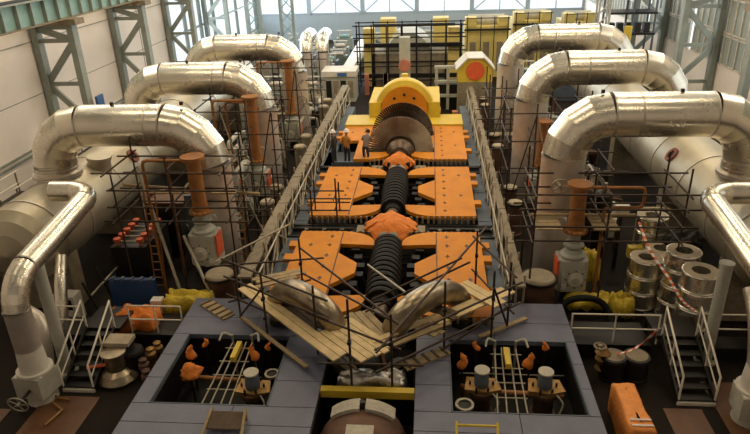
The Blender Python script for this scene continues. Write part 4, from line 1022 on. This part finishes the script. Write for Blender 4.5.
for k in range(64):
    sd = -1 if k % 2 else 1
    x = A+sd*rnd.uniform(5.9, 9.6); y = 22.2+rnd.random()**1.1*22; z = rnd.uniform(.5, 2.6); m_ = rnd.choice(['tan', 'tanlight', 'grey', 'rust', 'dark', 'lag2', 'poletan', 'greypost'])
    r_ = rnd.choice([.05, .08, .12, .2])
    if min(abs(y-q) for q in (20.95, 28.5, 36.6)) < 1.0: y += 1.6
    L = rnd.uniform(.8, 2.2)
    if rnd.random() < .5: P = [(x, y, 0), (x, y, z), (x+L*.6, y, z), (x+L*.6, y+.3, 0)]
    else: P = [(x, y, 0), (x, y, z), (x, y+L, z), (x+.2, y+L, 0)]
    loop(P, 'dusty pipe loop standing in the %s aisle' % ('left' if sd < 0 else 'right'), r_, m_, 'pipe_loop', 'dusty pipe loops in the %s aisle' % ('left' if sd < 0 else 'right'))
# outer side clutter between vessels and the outer walls
for k, (x, y) in enumerate(((-16.8, 20), (-16.9, 23), (-16.8, 26.2), (-16.8, 29.3), (-16.8, 33.5), (13.9, 20), (13.9, 23), (13.9, 26), (13.8, 29))):
    sd = 'left' if x < 0 else 'right'
    t = thing('cable_tray_stand', 'railed dark cable stand between the %s vessel and the wall' % sd, 'stand', (x, y, 0), 'cable stands by the %s wall' % sd)
    MB().b2((x-.7, y-1.0, 1.9), (x+.7, y+1.0, 2.1)).build('tray', 'dark', t)
    for dx in (-.6, .6):
        for dy in (-.9, .9): MB().cyl((x+dx, y+dy, 0), (x+dx, y+dy, 3.0), .04, n=6).build('upright', 'tan', t)
        for z in (2.5, 3.0): MB().cyl((x+dx, y-1.1, z), (x+dx, y+1.1, z), .03, n=6).build('rail_bar', 'rail', t)
for px, py, X in ((98, 176, -12.2),):
    p = V((-12.75, 22.3, 3.85)); o = MB().lathe([(0, -.4), (.42, -.4), (.42, .3), (.46, .3), (.46, .42), (0, .42)], p, (.1, 0, 1), 28).build('vessel_manway', 'vessel'); tag(o, 'round flat manway on the left vessel beside the nearest pipe', 'manway')
# red-handled valve group at left (orange knobs)
x0, y0_ = -10.9, 18.9
t = thing('valve_manifold', 'dark valve manifold with bright orange knobs beside the left vessel', 'manifold', (-10.8, 20.6, 0))
MB().b2((-11.5, 19.6, 0), (-10.2, 21.7, 1.7)).build('frame', 'dark', t)
for k in range(5):
    for dx in (-.45, .4): 
        MB().lathe([(0,0),(.05,0),(.05,.15),(.13,.17),(.13,.27),(0,.3)], (-10.85+dx, 19.8+k*.42, 1.7), (0,0,1), 12).build('orange_knob', 'red', t)
    MB().cyl((-11.4, 19.8+k*.42, 1.85), (-10.3, 19.8+k*.42, 1.85), .03, n=8).build('bar', 'poletan', t)
slab('equipment_cabinet', (-11.2, 22.2, 0), (-9.9, 23.0, 2.3), 'dark', 'dark cabinet behind the orange knobbed manifold', 'cabinet')
slab('equipment_cabinet', (-9.0, 20.9, 0), (-8.2, 22.2, 3.2), 'bluegrey', 'dark slate cabinet behind the left orange spool', 'cabinet')
slab('roof_sheet', (-11.1, 22.1, 2.32), (-9.6, 23.6, 2.38), 'rust', 'brown sheet on top of the dark cabinet at left', 'sheet')
for k in range(6):
    y = 17.6+k*1.0
    t = thing('ladder_rack', 'dark rack section under the left vessel edge', 'rack', (-11.3, y, 0), 'dark racks under the left vessel')
    MB().cyl((-11.2, y, 0), (-11.6, y, 1.4), .05, n=8).build('post', 'dark', t); MB().cyl((-11.4, y, .9), (-11.4, y+.9, .9), .04, n=8).build('bar', 'poletan', t)
# lower left pipe clutter
for pts, r, lb, m_ in (([(-12.2, 15.4, 1.7), (-11.7, 15.2, 1.5), (-11.5, 14.9, 1.0), (-11.6, 14.8, 0)], .22, 'thick dull elbow beside the left floor valve', 'lag2'), ([(-12.1, 17.6, 2.4), (-11.9, 16.9, 1.7), (-11.8, 16.4, .8), (-11.8, 16.2, .0)], .2, 'silver pipe curving down beside the left stairs', 'lag'),
                       ([(9.4, 16.8, 2.0), (9.3, 16.0, 1.5), (9.2, 15.4, .7), (9.2, 15.2, 0)], .18, 'dull pipe curving down beside the right floor valve', 'lag2')):
    o = MB().tube(smooth_path(pts, 6), r, 18).build('curved_drain_pipe', m_); tag(o, lb, 'pipe')
    
for nm, x, y, w_, d_, h_, m_, lb in (('dark_tank', 5.9, 22.6, .35, 0, 2.9, 'dark', 'tall dark tank between the nearest right spool and the vessel'), ('dark_tank', 6.7, 23.0, .35, 0, 2.6, 'dark', 'second tall dark tank closer to the right vessel')):
    t = thing(nm, lb, 'tank', (x, y, 0)); MB().lathe([(0,0),(w_,0),(w_,h_-.2),(w_*.7,h_-.05),(0,h_)], (x, y, 0), (0,0,1), 24).build('tank_body', m_, t); MB().cyl((x, y, h_-.1), (x, y, h_+.3), .1, n=12).build('nozzle', 'tan', t)
for x, y, h_, m_, lb in ((5.3, 21.9, 2.3, 'yellow', 'yellow box behind the nearest right spool'), (7.0, 21.6, 2.6, 'white', 'small white box left of the right lagging ring stacks'), (7.35, 20.6, 1.4, 'yellow', 'yellow box on the floor by the right lagging rings')):
    t = thing('switch_box', lb, 'box', (x, y, 0)); MB().b2((x-.06, y, 0), (x+.06, y+.1, h_-.4)).build('stand', 'dark', t); MB().b2((x-.25, y-.08, h_-.4), (x+.25, y+.2, h_)).build('box_body', m_, t)
# ================================================================== FAR END OF THE HALL
def P_at(px, py, Y): return AT(px, py, Y=Y)
def bx(name, m, px0, py0, px1, py1, Y, d, t, z0=None):
    a, b_ = P_at(px0, py1, Y), P_at(px1, py0, Y)
    return MB().b2((a.x, Y, a.z if z0 is None else z0), (b_.x, Y+d, b_.z)).build(name, m, t)
# generator block with yellow ends and dark scaffold
t = thing('generator_frame', 'big yellow and grey machine with dark scaffold gantry on the shaft line', 'generator', (A-.3, 50, 0))
MB().b2((-4.7, 52, 0), (1.5, 56.5, 2.6)).build('stator_block', 'tan', t)
MB().lathe([(0,0),(1.9,0),(1.9,4.4),(0,4.4)], (-1.7, 52.1, 2.3), (0,1,0), 32).build('stator_barrel', 'grey', t)
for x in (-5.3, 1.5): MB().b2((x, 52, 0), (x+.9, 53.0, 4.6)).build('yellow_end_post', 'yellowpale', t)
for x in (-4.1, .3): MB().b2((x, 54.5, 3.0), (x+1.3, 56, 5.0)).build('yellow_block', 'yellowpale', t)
MB().b2((-5.2, 51.5, 3.2), (2.6, 51.8, 3.5)).build('dark_crossbar', 'black', t); MB().b2((-5.4, 50.9, .9), (2.8, 51.2, 1.2)).build('dark_crossbar', 'black', t); MB().b2((-4.4, 51.5, 4.8), (2.0, 51.8, 5.0)).build('dark_crossbar', 'black', t)
t = thing('tube_scaffold', 'dark tube cage around the yellow and grey machine on the shaft line', 'scaffold', (-5.6, 50, 0), 'tube scaffolds around the pipes')
for i in range(8):
    x = -5.6+i*1.15
    for y in (50.0, 51.9): MB().cyl((x, y, 0), (x, y, 5.2), .05, n=6).build('upright', 'black', t)
for z in (.9, 2.0, 3.2, 4.2, 5.1):
    for y in (50.0, 51.9): MB().cyl((-5.9, y, z), (2.8, y, z), .05, n=6).build('ledger', 'black', t)
# grey post with orange disc
t = thing('exciter_post', 'pale grey upright duct with orange round end on the shaft line', 'duct', (-1.75, 46, 0))
zo = AT(406, 66, Y=44.9).z
MB().b2((-2.1, 45.2, 0), (-1.35, 45.9, zo+1.9)).build('duct', 'greypost', t)
MB().cyl((-1.73, 45.2, zo), (-1.73, 44.95, zo), .42, n=24).build('orange_disc', 'salmon', t)
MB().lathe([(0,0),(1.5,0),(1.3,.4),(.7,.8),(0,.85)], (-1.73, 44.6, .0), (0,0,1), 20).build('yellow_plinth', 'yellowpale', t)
# more yellow machines to the right
for (x0, x1, y, z, lb) in ((3.0, 6.6, 55, 4.9, 'large pale yellow machine block right of the shaft line'), (7.2, 10.4, 57, 5.0, 'yellow machine block behind the farthest right crossover pipe'), (11.4, 14.2, 57, 4.8, 'yellow machine block farthest to the right')):
    t = thing('yellow_machine', lb, 'machine', ((x0+x1)/2, y, 0), 'yellow machine blocks at the far end')
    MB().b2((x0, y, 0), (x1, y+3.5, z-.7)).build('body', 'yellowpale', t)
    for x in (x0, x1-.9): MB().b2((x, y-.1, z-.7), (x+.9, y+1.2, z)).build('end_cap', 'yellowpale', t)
    MB().b2((x0-.1, y-.5, z*.8), (x1+.1, y-.25, z*.8+.15)).build('catwalk', 'dark', t)
    MB().cyl((x0+.3, y+1.5, z-.4), (x1-.3, y+1.5, z-.4), .5, n=20).build('roof_tube', 'grey', t)
    for k in range(4):
        x = x0+.15+(x1-x0-.3)*k/3; MB().cyl((x, y-.4, 0), (x, y-.4, z*.8+1.1), .04, n=6).build('stanchion', 'dark', t)
    MB().cyl((x0, y-.4, z*.8+1.0), (x1, y-.4, z*.8+1.0), .04, n=6).build('guard_bar', 'dark', t)
    for k in range(3): MB().b2((x0+.4+k*(x1-x0)/3.2, y-.04, .5), (x0+.9+k*(x1-x0)/3.2, y, z*.6)).build('louvre_panel', 'tan', t)
# white hut with orange disc
a = P_at(475, 82, 43.5); x = a.x
t = thing('white_roofed_housing', 'small yellow housing with white pitched roof and orange disc', 'housing', (x, 43.5, 0))
MB().b2((x-1.15, 43.5, 0), (x+1.15, 45.5, a.z)).build('base', 'tan', t)
poly = [(-1.15, 0), (1.15, 0), (1.15, .9), (.5, 1.55), (-.5, 1.55), (-1.15, .9)]
m = MB(); vs = [(x+p_, yy, a.z+q) for yy in (43.5, 45.5) for p_, q in poly]; m.add(vs, [(0,1,2,3,4,5), (11,10,9,8,7,6)]+[(i, i+6, (i+1)%6+6, (i+1)%6) for i in range(6)]); m.build('yellow_shell', 'yellow', t)
m = MB(); rp = [(-1.3, .85), (-.55, 1.62), (.55, 1.62), (1.3, .85)]
for i in range(3): p, q = rp[i], rp[i+1]; m.bar((x+p[0], 44.5, a.z+p[1]), (x+q[0], 44.5, a.z+q[1]), 2.3, .08, up=(0,0,1) )
m.build('white_roof', 'white', t)
MB().cyl((x, 43.42, a.z+.75), (x, 43.5, a.z+.75), .62, n=28).build('orange_disc', 'red', t)
# white cart / cabinet at left of far
a = P_at(342, 85, 47); x = a.x
t = thing('white_cabinet_unit', 'pale cabinet unit with blue mark at the far left of the shaft line', 'cabinet', (x, 47, 0))
MB().b2((x-1.4, 47, 0), (x+1.0, 49, 1.9)).build('body', 'greypost', t); MB().b2((x-1.5, 46.9, 1.9), (x+1.1, 49.1, 2.3)).build('roof', 'white', t); MB().b2((x-.3, 46.85, 1.95), (x+.4, 46.9, 2.2)).build('blue_mark', 'blue2', t)
for k in range(4): MB().b2((x-1.2+k*.55, 46.95, .3), (x-.8+k*.55, 47, 1.6)).build('panel', 'tan' if k % 2 else 'dark', t)
# blue-white steel frame right of shaft line
a = P_at(448, 70, 45); x = a.x
t = thing('pale_steel_frame', 'pale bluish steel frame stand right of the yellow bearing housing', 'frame', (x, 44.5, 0))
for dx in (-.8, 0, .8): MB().b2((x+dx-.1, 44.5, 0), (x+dx+.1, 44.7, 3.0)).build('post', 'greypost', t)
for z in (.9, 1.9, 2.9): MB().b2((x-.95, 44.45, z), (x+.95, 44.75, z+.18)).build('shelf_beam', 'greypost', t)
MB().b2((x-.7, 44.8, 0), (x+.7, 46, 1.7)).build('dark_unit', 'dark', t)
# dark posts and red boxes beside the housing
for k, (px, py, m_) in enumerate(((385, 48, 'cloth'), (385, 64, 'cloth'), (366, 64, 'cloth'), (455, 108, 'cloth'), (571, 95, 'cloth'))):
    Yd = 49 if k < 3 else 38; a = P_at(px, py, Yd); h = min(1.2, max(0, a.z))
    o = MB().b2((a.x-.16, Yd, 0), (a.x+.16, Yd+.4, h+.4)).build('red_cabinet', 'salmon'); tag(o, 'narrow red orange cabinet %s' % (['left of the shaft line duct, upper', 'left of the shaft line duct, lower', 'at the far left of the tube cage', 'right of the yellow bearing housing', 'behind the nearest right crossover pipe'][k]), 'cabinet')
# far vertical silver elbows at left
for px, lb in ((306, 'left of the two short silver elbow pipes at the far end'), (322, 'right of the two short silver elbow pipes at the far end')):
    a = P_at(px, 45, 50); x = a.x; t = thing('vent_elbow', lb, 'pipe', (x, 50, 0), 'short elbow pipes at the far end')
    MB().tube([(x, 50, 0), (x, 50, 3.2)], .5, 20, True, True).build('leg', 'lag2', t)
    MB().tube(elbow((x, 50, 3.2), (x, 50, 4.2), (x-.2, 53, 4.2), .95, 5)+[(x-.05, 52.6, 4.2)], .5, 20).build('elbow', 'lag', t)
# small far equipment rows, left and right
rnd = random.Random(11)
far = [(x, y) for y in (47.5, 51, 54.5, 58, 61.5, 65, 69) for x in (-17.5, -14.5, -11.6, -9, )] + [(x, y) for y in (60, 64, 68, 72) for x in (-6, -3, 0, 3, 6, 9, 12, 15)] + [(x, y) for y in (46.5, 50) for x in (7.2, 10, 13.4)]
for k, (x, y) in enumerate(far):
    x += rnd.uniform(-.4, .4); y += rnd.uniform(-.5, .5); h = rnd.uniform(1.0, 2.1) if y < 59 else rnd.uniform(.8, 1.7); w = rnd.uniform(1.2, 2.0)
    t = thing('plant_unit', 'small plant unit far down the hall, %s' % ('at the left' if x < -7 else ('at the right' if x > 5 else 'near the back windows')), 'plant unit', (x, y, 0), 'small plant units far down the hall %s' % ('left' if x < -7 else ('right' if x > 5 else 'centre')))
    MB().b2((x-w/2, y, 0), (x+w/2, y+1.2, h*.7)).build('body', rnd.choice(['grey', 'tan', 'green', 'band', 'bluegrey', 'tealgrey']), t)
    MB().cyl((x-w*.4, y+.3, h*.7+.2), (x+w*.4, y+.3, h*.7+.2), .2, n=12).build('header_pipe', rnd.choice(['lag2', 'greypost', 'teal']), t)
    MB().b2((x-w*.4, y+.1, h*.7), (x-w*.3, y+.5, h+.3)).build('post', 'greypost', t); MB().b2((x+w*.3, y+.1, h*.7), (x+w*.4, y+.5, h+.3)).build('post', 'greypost', t)
    MB().b2((x-w*.45, y+.2, h+.25), (x+w*.45, y+.32, h+.33)).build('handrail', 'rail', t)
# teal tank and yellow post at far right
t = thing('teal_tank', 'teal tank behind the farthest right crossover pipe', 'tank', (12.6, 50, 0))
MB().cyl((11.2, 52, 3.6), (14.2, 52, 3.6), .8, n=24).build('drum', 'teal', t); MB().b2((11.5, 51.6, 0), (13.9, 52.4, 2.9)).build('stand', 'tealgrey', t)
o = MB().cyl((13.4, 45.4, 0), (13.4, 45.4, 5.4), .26, n=16).build('yellow_post', 'yellow'); tag(o, 'tall yellow post in front of the right windows', 'post')
t = thing('lattice_ladder_tower', 'pale lattice tower rising behind the middle right crossover pipe', 'tower', (11.6, 45, 0))
for dx, dy in ((-.35, 0), (.35, 0), (-.35, .7), (.35, .7)): MB().cyl((11.6+dx, 45+dy, 0), (11.6+dx, 45+dy, 8.5), .07, n=6).build('upright', 'greypost', t)
for k in range(12): MB().cyl((11.25, 45, .7*k), (11.95, 45, .7*k+.7), .05, n=6).build('lattice_bar', 'greypost', t)
t = thing('roof_gantry', 'dark steel platform high at the far right by the lattice tower', 'platform', (14, 47, 0))
for z in (4.6, 6.0, 7.2): MB().b2((12.3, 46.6, z), (15.6, 48.4, z+.15)).build('platform_level', 'dark', t)
for x in (12.4, 14, 15.5): 
    for y in (46.7, 48.3): MB().cyl((x, y, 0), (x, y, 8.4), .08, n=8).build('upright', 'bluegrey', t)
for k in range(5): MB().b2((12.5+k*.6, 46.9, 4.75), (12.9+k*.6, 47.4, 5.4)).build('stored_box', 'dark', t)
# teal steel frames at far left windows
for x, y, lb in ((-16.5, 61, 'teal grey lattice mast against the bright back glazing, left'), (-13.8, 63, 'teal grey lattice mast against the bright back glazing, right')):
    t = thing('lattice_mast', lb, 'mast', (x, y, 0), 'lattice masts at the back')
    for dx in (-.6, .6): MB().b2((x+dx-.14, y, 0), (x+dx+.14, y+.3, 9)).build('leg', 'tealgrey', t)
    for k in range(7): MB().bar((x-.6, y+.1, k*1.25), (x+.6, y+.1, k*1.25+1.25) , .1).build('lattice_bar', 'teal', t); MB().bar((x+.6, y+.2, k*1.25), (x-.6, y+.2, k*1.25+1.25), .08).build('lattice_bar', 'tealgrey', t)
# white long table-like conveyor right of far left
t = thing('long_pale_duct', 'long pale duct running down the hall left of the tube cage', 'duct', (-6.6, 52, 0))
MB().b2((-7.1, 50.5, 1.0), (-6.2, 66, 1.6)).build('duct_body', 'white', t)
for y in (51, 56, 61, 65.5): MB().b2((-6.9, y, 0), (-6.4, y+.3, 1.0)).build('stand', 'dark', t)

# ================================================================== PEOPLE
def skin_mesh(name, joints, edges, mats, zones, parent=None):
    me = bpy.data.meshes.new(name); me.from_pydata([j[:3] for j in joints], edges, [])
    o = bpy.data.objects.new(name, me); COL.objects.link(o)
    sk = o.modifiers.new('s', 'SKIN'); sk.use_smooth_shade = True
    for i, j in enumerate(joints):
        v = me.skin_vertices[0].data[i]; v.radius = (j[3], j[4] if len(j) > 4 else j[3]); v.use_root = (i == 0)
    ss = o.modifiers.new('d', 'SUBSURF'); ss.levels = 1; ss.render_levels = 1
    dg = bpy.context.evaluated_depsgraph_get(); m2 = bpy.data.meshes.new_from_object(o.evaluated_get(dg))
    o.modifiers.clear(); o.data = m2; m2.name = name
    m2.materials.clear()
    for m in mats: m2.materials.append(K[m])
    for p in m2.polygons: p.material_index = zones(p.center); p.use_smooth = True
    return o
def person(x, y, z, rz, label, jac, tro, helmet, bend=0.0, arm='down', hair=False):
    # local: facing -y, feet at z=0
    c, s = math.cos(bend), math.sin(bend)
    def U(px, py, pz):                # bend the upper body about the hips
        dz = pz-.93; return (px, py*c-dz*s, .93+dz*c+py*s*0)
    J = [(0, 0, .93, .15, .12), (*U(0, .01, 1.15), .15, .11), (*U(0, .02, 1.38), .19, .12), (*U(0, .0, 1.50), .075), (*U(0, -.01, 1.58), .065), (*U(0, -.02, 1.66), .09, .10), (*U(0, -.02, 1.74), .085, .095)]
    E_ = [(0,1),(1,2),(2,3),(3,4),(4,5),(5,6)]
    for sd in (-1, 1):
        n = len(J)
        J += [(sd*.10, 0, .86, .10), (sd*.12, -.02, .50, .07), (sd*.12, .02, .12, .055), (sd*.12, -.02, .05, .05), (sd*.13, -.17, .035, .035)]
        E_ += [(0, n), (n, n+1), (n+1, n+2), (n+2, n+3), (n+3, n+4)]
        n = len(J)
        if arm == 'down': pts = [(sd*.20, .02, 1.43), (sd*.27, .03, 1.16), (sd*.26, -.08, .92), (sd*.26, -.11, .84)]
        elif arm == 'fold': pts = [(sd*.20, .02, 1.43), (sd*.28, .02, 1.17), (sd*.14, -.20, 1.08), (sd*.06, -.24, 1.10)]
        else: pts = [(sd*.20, .02, 1.43), (sd*.26, -.10, 1.20), (sd*.18, -.36, 1.18), (sd*.15, -.45, 1.16)]
        for k, p in enumerate(pts): J.append((*U(*p), (.065, .05, .035, .035)[k]))
        E_ += [(2, n), (n, n+1), (n+1, n+2), (n+2, n+3)]
        w = V(J[n+3][:3]); d = (w-V(J[n+2][:3])).normalized(); sdv = d.cross(V((0,1,0))); sdv = sdv.normalized() if sdv.length > .1 else V((1,0,0))
        for f in range(4):
            k0 = len(J); o_ = sdv*(.018*(f-1.5)); L = (.065, .08, .085, .07)[f]
            J += [(*(w+d*.035+o_*1.2), .010), (*(w+d*(.035+L*.5)+o_*1.5), .0085), (*(w+d*(.03+L)+o_*1.4+V((0,-.015,0))), .0075)]
            E_ += [(n+3, k0), (k0, k0+1), (k0+1, k0+2)]
        k0 = len(J); J += [(*(w+sdv*.035+d*.01), .011), (*(w+sdv*.055+d*.045), .009)]; E_ += [(n+3, k0), (k0, k0+1)]
    hz = U(0,0,1.53)[2]
    def zones(cn):
        # rough inverse of the bend for zoning
        if cn.z < .09: return 3
        dz, dy = cn.z-.93, cn.y
        up = .93+dz*c-dy*s*1.0 if dz > 0 or bend else cn.z
        if up > 1.53: return 2
        if cn.z < .93 and abs(cn.x) < .24 and not (dy < -.25): return 1
        wr = min((V(J[i][:3])-cn).length for i in wrists)
        return 2 if wr < .13 and abs(cn.x) > .02 else 0
    wrists = [i for i in range(len(J)) if len(J[i]) > 3 and J[i][3] == .0075]
    t = skin_mesh('person', J, E_, [jac, tro, 'skin', 'black'], zones)
    hd = U(0, -.02, 1.70); f = lambda a, b_, c_: V(U(a, b_, c_))
    m = MB(); m.smooth = True
    if helmet:
        m.lathe([(.155, -.01), (.15, .02), (.125, .02), (.12, .07), (.09, .115), (.04, .135), (0, .138)], f(0, -.02, 1.72), (f(0,0,2)-f(0,0,1)), 20, False)
        m.build('helmet', 'helmet').parent = t
    else:
        m.lathe([(.112, -.06), (.118, .0), (.10, .06), (.05, .1), (0, .108)], f(0, .005, 1.71), (f(0,0,2)-f(0,0,1)), 20, False); m.build('hair', 'black').parent = t
    m = MB(); q = f(0, -.115, 1.66); m.cyl(f(0, -.10, 1.68), f(0, -.135, 1.655), .012, .018, n=8); m.build('nose', 'skin').parent = t
    for sd in (-1, 1):
        MB().cyl(f(sd*.035, -.10, 1.69), f(sd*.035, -.115, 1.69), .012, n=8).build('eye', 'black').parent = t
        MB().cyl(f(sd*.09, -.01, 1.67), f(sd*.11, .0, 1.67), .028, .02, n=8).build('ear', 'skin').parent = t
    MB().bar(f(-.025, -.112, 1.625), f(.025, -.112, 1.625), .012).build('mouth', 'rust').parent = t
    t.location = (x, y, z); t.rotation_euler = (0, 0, rz)
    tag(t, label, 'person')
person(-4.72, 29.9, 1.12, -1.9, 'person in dark jacket and white helmet standing left of the bladed rotor', 'cloth_dark', 'cloth_navy', True)
person(-4.08, 30.0, 1.12, 2.6, 'person in ochre orange jacket and white helmet facing the rotor work', 'cloth_orange', 'cloth_navy', True, arm='fold')
person(-3.15, 30.1, 1.12, 2.9, 'person in grey brown shirt bending forward beside the bladed rotor', 'cloth_grey', 'cloth_navy', False, bend=.6, arm='reach')
slab('work_platform', (-5.3, 29.35, 0), (-2.75, 31.9, 1.12), 'dark', 'dark work platform the three workers stand on')

# ================================================================== LIGHT
w = bpy.data.worlds.new('sky'); bpy.context.scene.world = w; w.use_nodes = True
bg = w.node_tree.nodes['Background']; bg.inputs[0].default_value = (.86, .95, 1, 1); bg.inputs[1].default_value = 1.15
def area(name, loc, sx, sy, power, col, rot=(0,0,0)):
    l = bpy.data.lights.new(name, 'AREA'); l.shape = 'RECTANGLE'; l.size = sx; l.size_y = sy; l.energy = power; l.color = col
    o = bpy.data.objects.new(name, l); COL.objects.link(o); o.location = loc; o.rotation_euler = rot; return o
K['lamp'] = emis('lamp_glow', (1, .80, .52), 9)
for y in (10, 20, 30, 40, 52, 64):
    for x in (-13, -1.5, 10):
        t = thing('ceiling_lamp', 'long warm ceiling lamp', 'lamp', (x, y, 18.3), 'ceiling lamps')
        MB().b2((x-2.4, y-.2, 18.28), (x+2.4, y+.2, 18.5)).build('housing', 'dark', t); MB().b2((x-2.3, y-.15, 18.2), (x+2.3, y+.15, 18.28)).build('tube_glow', 'lamp', t)
        area('lamp', (x, y, 18.1), 4.6, .8, {10: 120, 20: 240, 30: 420, 40: 420}.get(y, 300), (1, .80, .53))
for sd, wx, nm in ((-1, WL, 'left'), (1, WR, 'right')):      # made-up clerestory panels above the frame, added with fill lights to brighten the walls
    w_ = MB().b2((wx-.02-sd*.05, 8, 13.2), (wx+.02-sd*.05, 70, 17.6)).build('window_%d' % (20 if sd < 0 else 21), 'rail'); w_['kind'] = 'structure'  # invented white panel out of view, set behind the added light
    area('daylight_'+nm, (wx-sd*.3, 46, 15.4), 46, 4.2, 1750, (1, .89, .74), (math.radians(90), 0, math.radians(90*sd)))
area('daylight_back', ((WL+WR)/2, YB-.6, 7.7), 36, 9, 3800, (.80, .92, 1), (math.radians(90), 0, PI))
area('daylight_left_far', (WL+.4, 62, 6.5), 26, 9, 1500, (.80, .92, 1), (math.radians(90), 0, math.radians(-90)))
area('daylight_right_low', (WR-.4, 45, 6.1), 50, 4, 500, (.9, .95, .95), (math.radians(90), 0, math.radians(90)))
sc = bpy.context.scene
sc.view_settings.view_transform = 'Standard'; sc.view_settings.look = 'None'; sc.view_settings.gamma = 1; sc.view_settings.exposure = 0.35
